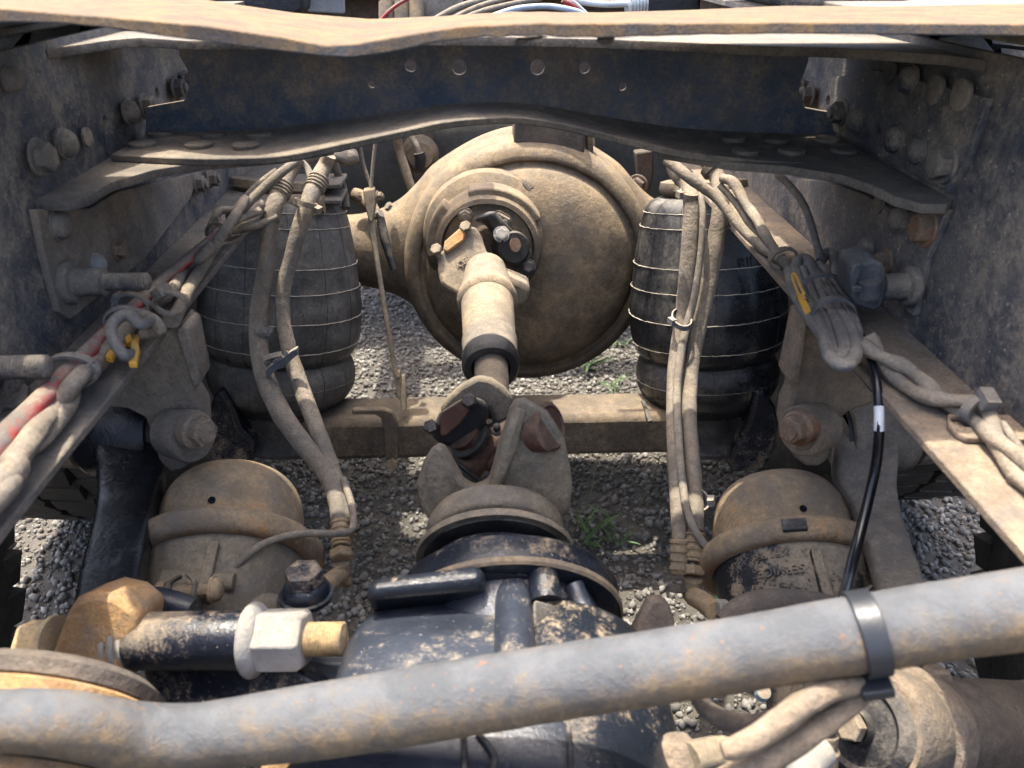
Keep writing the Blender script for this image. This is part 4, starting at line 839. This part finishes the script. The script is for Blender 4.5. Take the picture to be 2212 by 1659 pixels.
# ------------------------------------------------------------------ right cable harness, coil and plug
def yrow(L):
    return [(*P(u, v, Y=Y), hw*dep(P(u, v, Y=Y))/FPX) for u, v, Y, hw in L]
gR_ = 'right harness cables'
cable('flat taped cable slanting down across the right hoses to the coil', yrow([(1440, 345, 1.05, 12), (1490, 385, 1.02, 12), (1545, 425, 1.0, 11), (1590, 480, .97, 11), (1640, 530, .93, 11), (1690, 562, .88, 12), (1725, 600, .84, 12)]), 'hose', .12, group=gR_)
cable('wrinkled wrapped cable right of the flat one, ending at the coil', yrow([(1560, 385, 1.06, 10), (1585, 395, 1.04, 11), (1610, 440, 1.01, 11), (1632, 470, .97, 11), (1660, 520, .92, 11), (1688, 560, .88, 12)]), 'tape', .22, group=gR_)
cable('smooth thin cable beneath the wrinkled wrapped cable at right', yrow([(1555, 400, 1.06, 7), (1590, 440, 1.03, 7), (1620, 485, .99, 8), (1650, 530, .95, 8), (1685, 570, .9, 9)]), 'hose', .05, group=gR_)
cable('single grey cable arching down from the gusset to the coil top', yrow([(1680, 378, .95, 8), (1705, 400, .93, 8), (1735, 440, .9, 8), (1752, 485, .87, 8), (1765, 530, .84, 8), (1772, 560, .82, 9)]), 'hosegrey', .04, group=gR_)
cb_ = thing('cable_coil', 'tied coil of grey taped cable hanging beside the right rail', 'cable coil', P(1800, 790, Y=.72))
loops = [([(1728, 640, .80, 11), (1718, 600, .80, 11), (1724, 565, .79, 12), (1742, 562, .78, 12), (1762, 600, .77, 13), (1790, 660, .755, 14), (1815, 715, .74, 15), (1822, 755, .735, 15), (1812, 778, .735, 14), (1795, 770, .735, 14), (1784, 735, .74, 14), (1765, 690, .755, 13), (1745, 650, .77, 12)]),
         ([(1745, 570, .785, 12), (1775, 610, .765, 13), (1808, 665, .745, 14), (1838, 715, .73, 15), (1850, 750, .725, 15), (1838, 782, .725, 15), (1815, 788, .725, 15), (1792, 770, .73, 14), (1780, 730, .74, 14)]),
         ([(1760, 590, .77, 12), (1795, 630, .755, 13), (1828, 675, .74, 13), (1845, 720, .733, 13)]),
         ([(1772, 565, .80, 11), (1788, 545, .80, 11), (1802, 560, .79, 11), (1800, 600, .775, 11), (1790, 640, .76, 12)]),
         ([(1722, 585, .79, 9), (1738, 635, .775, 9), (1768, 690, .755, 9), (1790, 745, .74, 9), (1804, 782, .73, 9)]),
         ([(1768, 570, .765, 8), (1800, 612, .75, 8), (1832, 660, .735, 9), (1852, 705, .725, 9), (1856, 735, .725, 8)]),
         ([(1760, 600, .755, 8), (1784, 655, .735, 8), (1812, 705, .722, 9), (1828, 760, .718, 8)]),
         ([(1750, 575, .76, 9), (1772, 625, .745, 9), (1800, 680, .73, 10), (1826, 735, .72, 10), (1830, 765, .72, 9)]),
         ([(1735, 580, .775, 9), (1758, 640, .76, 9), (1782, 690, .745, 9), (1798, 740, .735, 9), (1806, 765, .735, 8)]),
         ([(1778, 580, .77, 9), (1810, 630, .755, 10), (1842, 690, .74, 10), (1858, 745, .735, 10)]),
         ([(1705, 585, .82, 12), (1715, 630, .80, 12), (1740, 675, .775, 12), (1765, 710, .76, 13), (1785, 735, .75, 13)])]
cd_ = lambda v, Y: .875-(v-560)*.00092-(.735-Y)*.3
for L in loops: add('loop', MB().tube([(*P(u, v, D=cd_(v, Y)), hw*1.02*cd_(v, Y)/FPX) for u, v, Y, hw in L], .01, 16, 8, .16), M['greytape'], cb_, 0, 70)
add('tag', MB().prism([P(u, v, D=.748-(v-640)*.0009) for u, v in ((1724, 642), (1737, 636), (1752, 672), (1741, 680))], (0, .004, 0)), M['yellow'], cb_, label='yellow plastic tag with a small hole')
add('tag', MB().tube([tuple(P(1727, 640, D=.75)), tuple(P(1712, 600, D=.79)), tuple(P(1718, 592, D=.79)), tuple(P(1736, 634, D=.75))], .0016, 6, 3), M['yellow'], cb_)
add('tag_hole', MB().lathe([(.0028, 0), (.0028, .001)], P(1740, 652, D=.742), (0, -1, .1), 14), M['blackcable'], cb_)
dc = P(1815, 720, D=.73)-P(1745, 600, D=.84)
tie(1775, 630, P(1775, 630, D=.805).y, dc, .022, 'dark cable tie round the upper coil of grey cable', 'plug', rx=.026, ho=(-1, -.4, -.3), hr=.006)
tie(1800, 680, P(1800, 680, D=.76).y, dc, .020, 'dark cable tie round the middle of the grey coil', 'plug', rx=.024, ho=(-1, -.4, -.4), hr=.006)
tie(1692, 560, .878, dn(1660, 530, .92, 1720, 600, .84), .016, 'dusty cable tie just above the grey coil', 'tape', rx=.02, ho=(-.5, -.3, -.8), hr=.007)
bk_ = [(1858, 725, .735, 10), (1872, 755, .71, 10), (1890, 810, .69, 10), (1898, 870, .68, 10.5), (1899, 930, .68, 10.5), (1893, 1000, .69, 11), (1878, 1070, .69, 11), (1858, 1150, .68, 11.5), (1840, 1220, .66, 12), (1826, 1280, .63, 12.5), (1815, 1320, .60, 12.5)]
bkp = cr([(*P(u, v, D=D), hw*D/FPX) for u, v, D, hw in bk_], 8)
blk = cable('black glossy cable dropping from the coil with a white paint mark', bkp, 'blackcable', .01, sub=2)
add('paint_mark', MB().tube([(a_[0], a_[1], a_[2], a_[3]*1.04) for a_ in bkp[25:33]], .008, 14, 1, .1), M['whitepaint'], blk)
tw1 = [(1868, 735, .03), (1905, 772, .02), (1945, 805, .012), (1990, 838, .012), (2040, 862, .012), (2095, 882, .011), (2130, 910, .012), (2160, 960, .010), (2212, 1015, .010), (2260, 1060, .010)]
base_ = cr([tuple(P(u, v, Z=.727+dz)) for u, v, dz in tw1]+[(.40, .2, .738), (.40, 0, .738), (.40, -.3, .738)], 8)
for k, lab in ((0, 'tan twisted cable of the right harness lying along the rail flange'), (1, 'second tan cable twisted round the first along the right rail flange')):
    pts = []
    for i, p in enumerate(base_):
        ph = i*.13+math.pi*k+.4; pts.append((*(V(p)+CR*.004*math.cos(ph)+CU*.005*math.cos(ph)+CF*.006*math.sin(ph)), .0066+.0009*math.sin(i*.5+k)))
    cable(lab, pts, 'tape', .15, group=gR_, sub=2)
tieZ(2112, 885, .742, V(base_[44])-V(base_[38]), .013, 'grey cable tie with square head on the twisted tan cables at right', .016, hd=(.1, -.3, .9), hr=.008)
cable('thin grey wire leaving the right harness at the tab', zrow([(2165, 915, 9, .012), (2190, 950, 9, .01), (2215, 985, 9, .01), (2260, 1040, 9, .01)], .727), 'hosegrey', .03, group=gR_)
pl = thing('plug_connector', 'dark blue grey square plug cap on a stud of the right rail', 'plug', P(1878, 620, X=.40))
o = P(1908, 620, X=.385); k = dep(o)/FPX
Yp = o.y-.004
add('shell', MB().prism(pz([(1838, 640), (1842, 580), (1850, 573), (1888, 563), (1905, 568), (1915, 582), (1914, 640), (1906, 664), (1885, 675), (1848, 660)], Yp), (.004, .045, 0)), M['plug'], pl, .003)
add('rim', MB().prism(pz([(1836, 600), (1843, 576), (1860, 568), (1866, 572), (1852, 612), (1838, 628)], Yp-.006), (0, .012, 0)), M['plug'], pl, .0015)
add('latch', MB().tube([tuple(P(1878, 606, Y=Yp-.003)), tuple(P(1877, 640, Y=Yp-.003))], .0105, 18, 1), M['plug'], pl)
add('bar', MB().box(P(1862, 622, Y=Yp-.004), (.022, .008, .006)), M['plug'], pl, .001)

# ------------------------------------------------------------------ grey torque rod in the foreground
pp = thing('torque_rod', 'long grey steel torque rod crossing the foreground, spotted with rust', 'torque rod', P(1200, 1500, D=.52))
pcx = [(-200, 1585, .535, 66), (-60, 1562, .517, 66), (60, 1557, .507, 66), (150, 1564, .513, 67), (220, 1578, .525, 68), (300, 1592, .542, 70), (400, 1594, .555, 70), (500, 1582, .555, 70), (600, 1568, .552, 76), (737, 1549, .55, 79), (971, 1511, .545, 80), (1200, 1474, .54, 78), (1475, 1432, .53, 77), (1808, 1377, .515, 80), (2000, 1346, .505, 82), (2212, 1315, .495, 85), (2420, 1284, .485, 88), (2900, 1212, .46, 92)]
pcx = [(u, v, D*.88, hw) for u, v, D, hw in pcx]
add('rod', MB().tube([(*P(u, v, D=D), hw*D/FPX) for u, v, D, hw in pcx], .026, 36, 8, .03), M['pipe'], pp, 0, 60)
ea = V((0.03, .935, .352)).normalized(); ec = P(60, 1632, D=.515)
add('eye', MB().lathe([tuple(q) for q in cr([(.062, .0165), (.084, .0165), (.088, .011), (.089, 0), (.088, -.011), (.084, -.0165), (.062, -.0165)], 3)], ec, ea, 64), M['pipe'], pp, 0, 60)
add('bushing_ring', MB().lathe([(.062, .0165), (.079, .018), (.081, .026), (.076, .029), (.05, .029)], ec, ea, 64), M['rustblock'], pp)
add('bushing_ring', MB().lathe([(.062, -.0165), (.079, -.018), (.081, -.026), (.076, -.029), (.05, -.029)], ec, ea, 64), M['rustblock'], pp)
add('bushing', MB().lathe([(.053, .029), (.075, .031), (.077, .040), (.068, .047), (.035, .048)], ec, ea, 56), M['mudpart'], pp)
stp = thing('rod_strap', 'black rubber strap buckled round the grey torque rod at right', 'strap', P(1870, 1480, D=.49))
pc = P(1872, 1368, D=.512*.88); dr = P(2000, 1346, D=.505)-P(1808, 1377, D=.515); x, y, z = frame(dr); rs = []
for i in range(49):
    a_ = 2*math.pi*i/48; c = (x*math.cos(a_)+y*math.sin(a_))
    rs.append([pc+c*.0227-z*.0068+dr.normalized()*.0, pc+c*.0250-z*.0068, pc+c*.0250+z*.0068, pc+c*.0227+z*.0068])
add('band', MB().rings(rs), M['strap'], stp, .0006)
add('tail', MB().box(pc-CU*.030-CF*.004+z*.003, (.014, .007, .018), dr), M['strap'], stp, .001)

# ------------------------------------------------------------------ pivot bolt assembly at left
pb = thing('pivot_bolt', 'big horizontal pivot bolt with rusty orange clevis, navy sleeve and pale nut', 'pivot bolt', P(400, 1500, D=.62))
b0, b1 = P(40, 1388, D=.655), P(742, 1380, D=.63); bx = (b1-b0).normalized(); Lb = (b1-b0).length
S = lambda u: (u-40)/702*Lb
hw_ = .64/FPX
add('sleeve', MB().lathe([(.02, S(292)), (58*hw_, S(294)), (62*hw_, S(312)), (62*hw_, S(535)), (58*hw_, S(548)), (.02, S(550))], b0, bx, 48, lump=.0006), M['navy'], pb)
for u0, r in ((252, 60), (272, 63), (286, 58)): add('washer', MB().lathe([(.015, S(u0)), (r*hw_, S(u0+1)), (r*hw_*1.02, S(u0+6)), (r*hw_, S(u0+12)), (.015, S(u0+13))], b0, bx, 40), M['steelnut'], pb)
add('flange_washer', MB().lathe([(.015, S(542)), (76*hw_, S(545)), (80*hw_, S(552)), (78*hw_, S(560)), (66*hw_, S(572)), (.02, S(578))], b0, bx, 48), M['steelnut'], pb)
nb = MB(); hexnut(nb, b0+bx*S(572), bx, 68*hw_, S(666)-S(572), .45); add('nut', nb, M['steelnut'], pb, .0012)
tb_ = MB(); threads(tb_, b0+bx*S(664), bx, 36*hw_, S(742)-S(664), 28); add('thread', tb_, M['tannut'], pb)
add('clevis', MB().prism([P(u, v, D=.625) for u, v in ((100, 1440), (112, 1400), (140, 1326), (160, 1294), (205, 1279), (255, 1290), (297, 1323), (290, 1380), (255, 1460), (240, 1500), (120, 1500))], CF*.055), M['rustblock'], pb, .006)
hb = MB(); hexnut(hb, b0+bx*S(118), -bx, 50*hw_, S(118)-S(52), .5); add('bolt_head', hb, M['tannut'], pb, .002)
add('head_washer', MB().lathe([(.01, S(112)), (58*hw_, S(113)), (58*hw_, S(124)), (.01, S(125))], b0, bx, 32), M['tannut'], pb)
add('saddle', MB().prism([P(300, 1425, D=.655), P(560, 1425, D=.64), P(640, 1450, D=.63), P(720, 1500, D=.63), P(700, 1560, D=.63), P(330, 1560, D=.65)], CF*.05), M['navy'], pb, .006)
add('saddle', MB().prism([P(560, 1440, D=.66), P(690, 1415, D=.66), P(770, 1440, D=.65), P(800, 1500, D=.64), P(560, 1520, D=.65)], CF*.05), M['pipe'], pb, .006)
fb_ = thing('axle_bracket', 'orange brown steel bracket edge below the grey rod at the bottom', 'bracket', P(720, 1680, D=.55))
add('plate', MB().prism([P(u, v, D=.58) for u, v in ((560, 1652), (640, 1628), (760, 1605), (862, 1600), (858, 1720), (560, 1720))], CF*.03), M['rustblock'], fb_, .004)
add('tube', MB().tube([tuple(P(935, 1598, D=.6)), tuple(P(937, 1660, D=.57)), tuple(P(938, 1740, D=.54))], .026, 28, 3), M['blackclean'], fb_)

# ------------------------------------------------------------------ bottom right: cam bushing, cables, fittings
cbk = thing('cam_bushing', 'mud caked round brake camshaft bushing with tan rim at lower right', 'bushing', P(1950, 1640, D=.68))
c0_, c1_ = P(1850, 1570, D=.63), P(2230, 1585, D=.80); cx_ = (c1_-c0_).normalized()
q_ = .70/FPX
add('hub', MB().lathe([(.0, .0), (.011, .0), (.013, -.006), (.014, .004), (.03, .006), (.034, .003), (.040, .006), (.044, .014), (.046, .02)], c0_, cx_, 48, lump=.001), M['darkmetal'], cbk)
add('rim', MB().lathe([(.044, .012), (.047, .012), (.0485, .02), (.0485, .062), (.046, .066)], c0_, cx_, 56, lump=.001), M['mudtan'], cbk)
add('clamp', MB().lathe([(.044, .066), (.0525, .068), (.054, .076), (.053, .09), (.048, .094), (.04, .095)], c0_, cx_, 48, lump=.003), M['mudtan'], cbk)
add('camshaft_tube', MB().lathe([(.044, .09), (.045, .12), (.046, .16), (.048, .22), (.05, .35)], c0_, cx_, 48, lump=.005), M['mudpart'], cbk)
put('hub_bolt', 'head', M['yoke'], cbk, c0_-cx_*.004, -cx_, .012, .2)
add('mud_lip', MB().tube([tuple(P(2060, 1485, D=.72)), tuple(P(2110, 1492, D=.74)), tuple(P(2160, 1490, D=.76)), tuple(P(2230, 1478, D=.78))], .006, 12, 5, .3), M['mudpart'], cbk)
add('bracket_plate', MB().prism([P(u, v, D=.70) for u, v in ((1990, 1480), (2020, 1450), (2055, 1450), (2070, 1500), (2050, 1560), (2010, 1540))], CF*.02), M['mudtan'], cbk, .003)
for k, (lab, m, L) in enumerate((('thick tan wrapped cable hanging in a loop under the grey rod strap', 'mudtan', [(1860, 1478, .50, 18), (1800, 1490, .495, 24), (1745, 1515, .49, 28), (1690, 1555, .485, 29), (1640, 1590, .48, 27), (1590, 1615, .475, 25), (1560, 1622, .475, 20)]),
                       ('second tan cable twisted under the wrapped loop at the bottom', 'mudtan', [(1880, 1485, .51, 16), (1830, 1530, .505, 22), (1770, 1570, .50, 26), (1710, 1610, .495, 28), (1640, 1650, .49, 28), (1560, 1690, .485, 28), (1480, 1730, .48, 28)]),
                       ('dark tan cable passing behind the wrapped loop below the grey rod', 'brown', [(1500, 1500, .56, 16), (1530, 1535, .56, 20), (1580, 1560, .555, 22), (1640, 1560, .55, 20), (1700, 1535, .545, 16), (1750, 1500, .54, 14)]))):
    cable(lab, [(*P(u, v, D=D*.9), hw*D*.9/FPX) for u, v, D, hw in L], m, .10, 'wrapped_cable', 'foreground cables')
ft_ = thing('hose_fitting', 'tan ribbed fitting beside the cam bushing at the bottom', 'fitting', P(1765, 1610, D=.6))
add('ribbed_body', MB().lathe([(.011, 0), (.013, .002), (.013, .008), (.011, .009), (.011, .012), (.014, .013), (.014, .02), (.011, .021), (.011, .024), (.016, .026), (.016, .05), (.01, .052)], P(1776, 1545, D=.60), (-.1, -.4, -.9), 24), M['mudtan'], ft_)
add('elbow', MB().tube([tuple(P(1772, 1620, D=.58)), tuple(P(1745, 1650, D=.57)), tuple(P(1730, 1700, D=.56))], .013, 18, 4), M['steelnut'], ft_)
br = thing('bleed_lump', 'rough tan casting knob at the bottom beside the wrapped cables', 'casting', P(1460, 1690, D=.55))
add('knob', MB().lathe([(.0, .0), (.012, .002), (.019, .012), (.022, .026), (.018, .04), (.02, .06), (.02, .12)], P(1455, 1590, D=.555), (.15, -.5, -.85), 28, lump=.003).rough(.002, 70), M['mudtan'], br)
add('arm', MB().tube([tuple(P(1490, 1640, D=.54)), tuple(P(1560, 1625, D=.55)), tuple(P(1620, 1660, D=.54))], .012, 16, 4, .2), M['chamber'], br)
add('blue_cap', MB().lathe([(.006, 0), (.006, .008), (.003, .009)], P(1645, 1502, D=.66), (0, -.3, .9), 14), mat('blue_cap', (.16, .28, .36), DUST, .4), br)
gb = thing('guard_tab', 'rounded grey brown steel tab standing behind the grey rod', 'bracket', P(1412, 1370, D=.72))
add('tab', MB().prism([P(u, v, D=.70) for u, v in ((1365, 1370), (1385, 1330), (1402, 1300), (1422, 1292), (1445, 1302), (1458, 1340), (1462, 1400), (1360, 1410))], CF*.02), M['brown'], gb, .004)
sh = thing('dust_shield', 'curved dark dust shield edge below the right brake chamber', 'shield', P(1650, 1330, Y=.58))
add('shell', MB().tube([(*P(u, v, Y=Y), hw*dep(P(u, v, Y=Y))/FPX) for u, v, Y, hw in ((1560, 1345, .54, 20), (1600, 1315, .55, 26), (1660, 1300, .555, 28), (1730, 1300, .56, 26), (1800, 1310, .555, 24))], .02, 20, 6), M['brown'], sh)

# ------------------------------------------------------------------ tyres
def tyre(label, x0, x1, yc, sgn):
    R_ = .505; cz = .5; t = thing('truck_tyre', label, 'tyre', ((x0+x1)/2, yc, 0), 'truck tyres')
    xm = (x0+x1)/2; hw = abs(x1-x0)/2
    prof = [(.29, -hw*.8), (.33, -hw*.98), (.40, -hw*1.03), (.455, -hw*.98), (.475, -hw*.9), (.482, -hw*.6), (.484, 0), (.482, hw*.6), (.475, hw*.9), (.455, hw*.98), (.40, hw*1.03), (.33, hw*.98), (.29, hw*.8)]
    add('casing', MB().lathe([tuple(q) for q in cr(prof, 2)], (xm, yc, cz), (1, 0, 0), 80), M['tyre'], t, 0, 50)
    add('rim', MB().lathe([(.05, -hw*.3), (.2, -hw*.3), (.27, -hw*.7), (.30, -hw*.78), (.30, hw*.78), (.27, hw*.7), (.2, hw*.3), (.05, hw*.3)], (xm, yc, cz), (1, 0, 0), 48), M['darkmetal'], t)
    bw = hw*2/4
    mbk = MB(); mbk.box((0, 0, .004), (bw*.86, .046, .036)); me = mesh_of('tread_block', mbk, M['tyre'], V((0, 0, 0)), 30)
    for j in range(4):
        for i in range(56):
            a_ = 2*math.pi*(i+.5*(j % 2)+.15*j)/56
            ob = bpy.data.objects.new('tread_block', me); C.objects.link(ob); ob.parent = t
            rr = .480+(.0 if j in (1, 2) else -.004)
            Mx = Matrix.Rotation(a_, 4, 'X') @ Matrix.Translation((0, 0, rr)) @ Matrix.Rotation((.18 if j % 2 else -.18), 4, 'Z')
            ob.matrix_local = Matrix.Translation((-hw+bw*(j+.5), 0, cz)) @ Mx
    return t
tyre('rear left truck tyre with chunky tread at the lower left edge', -.90, -.64, .35, -1)
tyre('rear right truck tyre with muddy sidewall at the lower right edge', .675, .93, .33, 1)
tyre('front left truck tyre, its tread showing below the left rail', -.92, -.60, 1.5, -1)
tyre('front right truck tyre, its tread showing below the right rail', .62, .94, 1.5, 1)

# ------------------------------------------------------------------ farther members ahead of the axle
fc = thing('rear_facing_member', 'dark brown crossmember ahead of the round differential', 'crossmember', (0, 1.86, .7))
add('web', MB().box((.01, 1.9, .86), (.83, .05, .22)), M['brown'], fc, .006)
add('lip', MB().box((.01, 1.86, .978), (.83, .12, .012)), M['mudtan'], fc, .002)
hv = thing('round_valve', 'round dusty air valve with an elbow hose under the crossmember arch', 'valve', P(908, 335, Y=1.8))
vo = P(908, 335, Y=1.78)
add('body', MB().lathe([(.02, -.07), (.042, -.065), (.043, -.02), (.038, .0), (.030, .008), (.028, .016), (.0, .018)], vo, (.1, -1, .15), 36), M['casting'], hv)
add('elbow', MB().tube([tuple(P(905, 362, Y=1.74)), tuple(P(908, 345, Y=1.735)), tuple(P(905, 330, Y=1.735))], .013, 16, 3), M['darkmetal'], hv)
add('hose', MB().tube([tuple(P(905, 330, Y=1.735)), tuple(P(898, 310, Y=1.74)), tuple(P(880, 288, Y=1.76)), tuple(P(850, 275, Y=1.78))], .007, 12, 5), M['hosegrey'], hv)
tk = thing('underbody_tank', 'large blue grey cylindrical tank in shade beyond the axle', 'tank', (0, 2.45, .4))
add('shell', MB().lathe([(.02, -.62), (.26, -.60), (.28, -.56), (.28, .56), (.26, .60), (.02, .62)], (0, 2.5, .54), (1, 0, 0), 56), M['tank'], tk)
add('band', MB().lathe([(.283, -.2), (.285, -.19), (.285, -.15), (.283, -.14)], (0, 2.5, .54), (1, 0, 0), 56, False), M['brown'], tk)
add('band', MB().lathe([(.283, .22), (.285, .23), (.285, .27), (.283, .28)], (0, 2.5, .54), (1, 0, 0), 56, False), M['brown'], tk)
bk = thing('spring_bracket', 'brown brackets and bolt right of the round differential', 'bracket', P(1390, 400, Y=1.6))
add('plate', MB().prism(pz([(1372, 330), (1412, 325), (1412, 380), (1400, 425), (1385, 418), (1378, 380)], 1.62), (0, .03, 0)), M['brown'], bk, .004)
add('post', MB().tube([tuple(P(1276, 290, Y=1.66)), tuple(P(1278, 340, Y=1.64)), tuple(P(1280, 380, Y=1.64))], .008, 12, 2), M['casting'], bk)
put('bolt', 'hex', M['brown'], bk, P(1378, 400, Y=1.6), (-.5, -.8, 0), .018)
mem = thing('far_crossmember', 'dark blue crossmember across the frame far ahead at the top', 'crossmember', (0, 2.15, .9))
add('web', MB().box((.01, 2.16, .99), (.83, .04, .24)), M['frame'], mem, .004)
# things over the arch, seen above the tan plate
hb1 = thing('valve_block', 'grey valve block with ports above the tan plate, left of the hoses', 'valve', P(880, 20, Y=1.35))
add('body', MB().box(P(918, 12, Y=1.35), (.12, .06, .05)), M['hosegrey'], hb1, .003)
for u in (835, 868, 900): add('port', MB().tube([tuple(P(u, 45, Y=1.31)), tuple(P(u, 5, Y=1.32))], .012, 14, 1), M['casting'], hb1)
add('panel', MB().prism(pz([(655, -20), (740, -20), (742, 30), (662, 26)], 1.3), (0, .02, 0)), M['steelnut'], hb1, .002)
db = thing('dark_housing', 'black housing above the tan plate at upper left', 'housing', P(560, 10, Y=1.25))
add('body', MB().prism(pz([(400, -60), (655, -60), (657, 24), (640, 33), (560, 30), (400, 28)], 1.25), (0, .2, 0)), M['darkmetal'], db, .006)
db2 = thing('dark_housing', 'blue black curved casting above the tan plate at upper right', 'housing', P(1830, 10, Y=1.1))
add('body', MB().prism(pz([(1640, -60), (1980, -60), (1960, 12), (1935, 26), (1880, 30), (1800, 26), (1700, 22)], 1.05), (0, .2, 0)), M['frame'], db2, .01)
db3 = thing('dark_housing', 'black square housing above the tan plate beside the silver hose end', 'housing', P(1440, 5, Y=1.4))
add('body', MB().box(P(1445, 2, Y=1.45), (.09, .08, .08)), M['darkmetal'], db3, .004)
for lab, m, L in (('thin red hose at the upper left of the valve block', 'red', [(822, 45, 1.3, 4), (840, 25, 1.3, 4), (862, 8, 1.3, 4), (890, -8, 1.3, 4)]),
                  ('long grey hose rising to the right above the tan plate', 'hosegrey', [(935, 45, 1.25, 7), (985, 18, 1.25, 7), (1030, 4, 1.25, 7), (1090, -10, 1.25, 7)]),
                  ('olive grey hose just right of the long grey hose', 'hose', [(975, 42, 1.22, 6), (1020, 20, 1.22, 6), (1060, 6, 1.22, 6), (1110, -8, 1.22, 6)]),
                  ('tan hose under the pale blue one above the plate', 'hose', [(1000, 40, 1.2, 6), (1050, 22, 1.2, 6), (1110, 8, 1.2, 6), (1170, -4, 1.2, 6)]),
                  ('pale blue hose arching above the tan plate', 'bluehose', [(1060, 36, 1.15, 6), (1110, 20, 1.15, 6), (1160, 14, 1.15, 6), (1200, 15, 1.15, 6), (1250, 26, 1.15, 6), (1270, 40, 1.15, 6)]),
                  ('bright red hose beside the pale blue arch', 'red', [(1215, 0, 1.2, 6), (1235, 10, 1.2, 6), (1260, 26, 1.2, 6), (1275, 40, 1.2, 6)]),
                  ('thin white line beside the bright red hose', 'whitehose', [(1235, 0, 1.19, 3), (1250, 12, 1.19, 3), (1268, 30, 1.19, 3)]),
                  ('white hose leading to the silver ribbed end', 'whitehose', [(1225, -6, 1.3, 7), (1260, 4, 1.3, 7), (1310, 9, 1.3, 7), (1355, 8, 1.3, 7)])):
    hose(lab, L, m, .02, group='hoses above the plate', n=12)
sv = thing('hose_end', 'silver ribbed hose end above the tan plate', 'hose end', P(1375, 10, Y=1.3))
add('ribs', MB().lathe([v_ for i in range(6) for v_ in ((.016, .005*i), (.021, .005*i+.001), (.021, .005*i+.003), (.016, .005*i+.004))], P(1354, 9, Y=1.3), (1, .1, .1), 20), M['silver'], sv)

# ------------------------------------------------------------------ weeds
leafm = MB()
rs = []
for i in range(7):
    t_ = i/6; w_ = .5*math.sin(math.pi*min(1, t_*.85+.12))**.8*(1-t_*.15) if i < 6 else .01
    rs.append([V((-w_*.11, t_, -.18*t_*t_)), V((0, t_, -.18*t_*t_-.02)), V((w_*.11, t_, -.18*t_*t_))])
leafm.rings(rs, False, False, False); leafme = mesh_of('leaf', leafm, M['leaf'], V((0, 0, 0)), 80)
def weed(label, u, v, n, L, spread):
    p = P(u, v, Z=0.004); t = thing('weed', label, 'weed', p, 'weeds in the gravel')
    for i in range(n):
        ob = bpy.data.objects.new('leaf', leafme); C.objects.link(ob); ob.parent = t
        ob.location = V((random.uniform(-1, 1), random.uniform(-1, 1), 0))*spread + V((0, 0, random.uniform(0, .3)*L))
        ob.rotation_euler = (random.uniform(.2, 1.1), random.uniform(-.4, .4), random.uniform(0, 6.28)); s_ = L*random.uniform(.55, 1.1); ob.scale = (s_*random.uniform(.7, 1.2), s_, s_)
    return t
weed('large leafy weed in the gravel right of the rear yoke', 1290, 1165, 26, .07, .045)
weed('grass tuft under the right edge of the round differential', 1272, 800, 14, .09, .012)
weed('small grass tuft right of the tuft below the differential', 1325, 845, 8, .07, .01)
weed('grass tuft in the gravel left of the right air spring', 1355, 745, 9, .06, .02)
weed('low weed in the gravel below the right hose fittings', 1545, 1318, 14, .035, .015)
weed('tiny weed in the shaded gravel right of the left air spring', 775, 740, 6, .035, .02)
for i, (lab, L) in enumerate((('dry grass stalk bent in the gravel behind the right hoses', [(1380, 1095, .0), (1405, 1045, .05), (1420, 1010, .09), (1425, 985, .11)]), ('thin dry grass stalk leaning left in the gravel', [(1275, 1080, 0), (1282, 1030, .05), (1290, 990, .09)]))):
    st = thing('grass_stalk', lab, 'grass stalk', P(L[0][0], L[0][1], Z=0))
    add('stalk', MB().tube([tuple(P(u, v, Z=z_)) for u, v, z_ in L], .0011, 5, 4), M['stalk'], st)
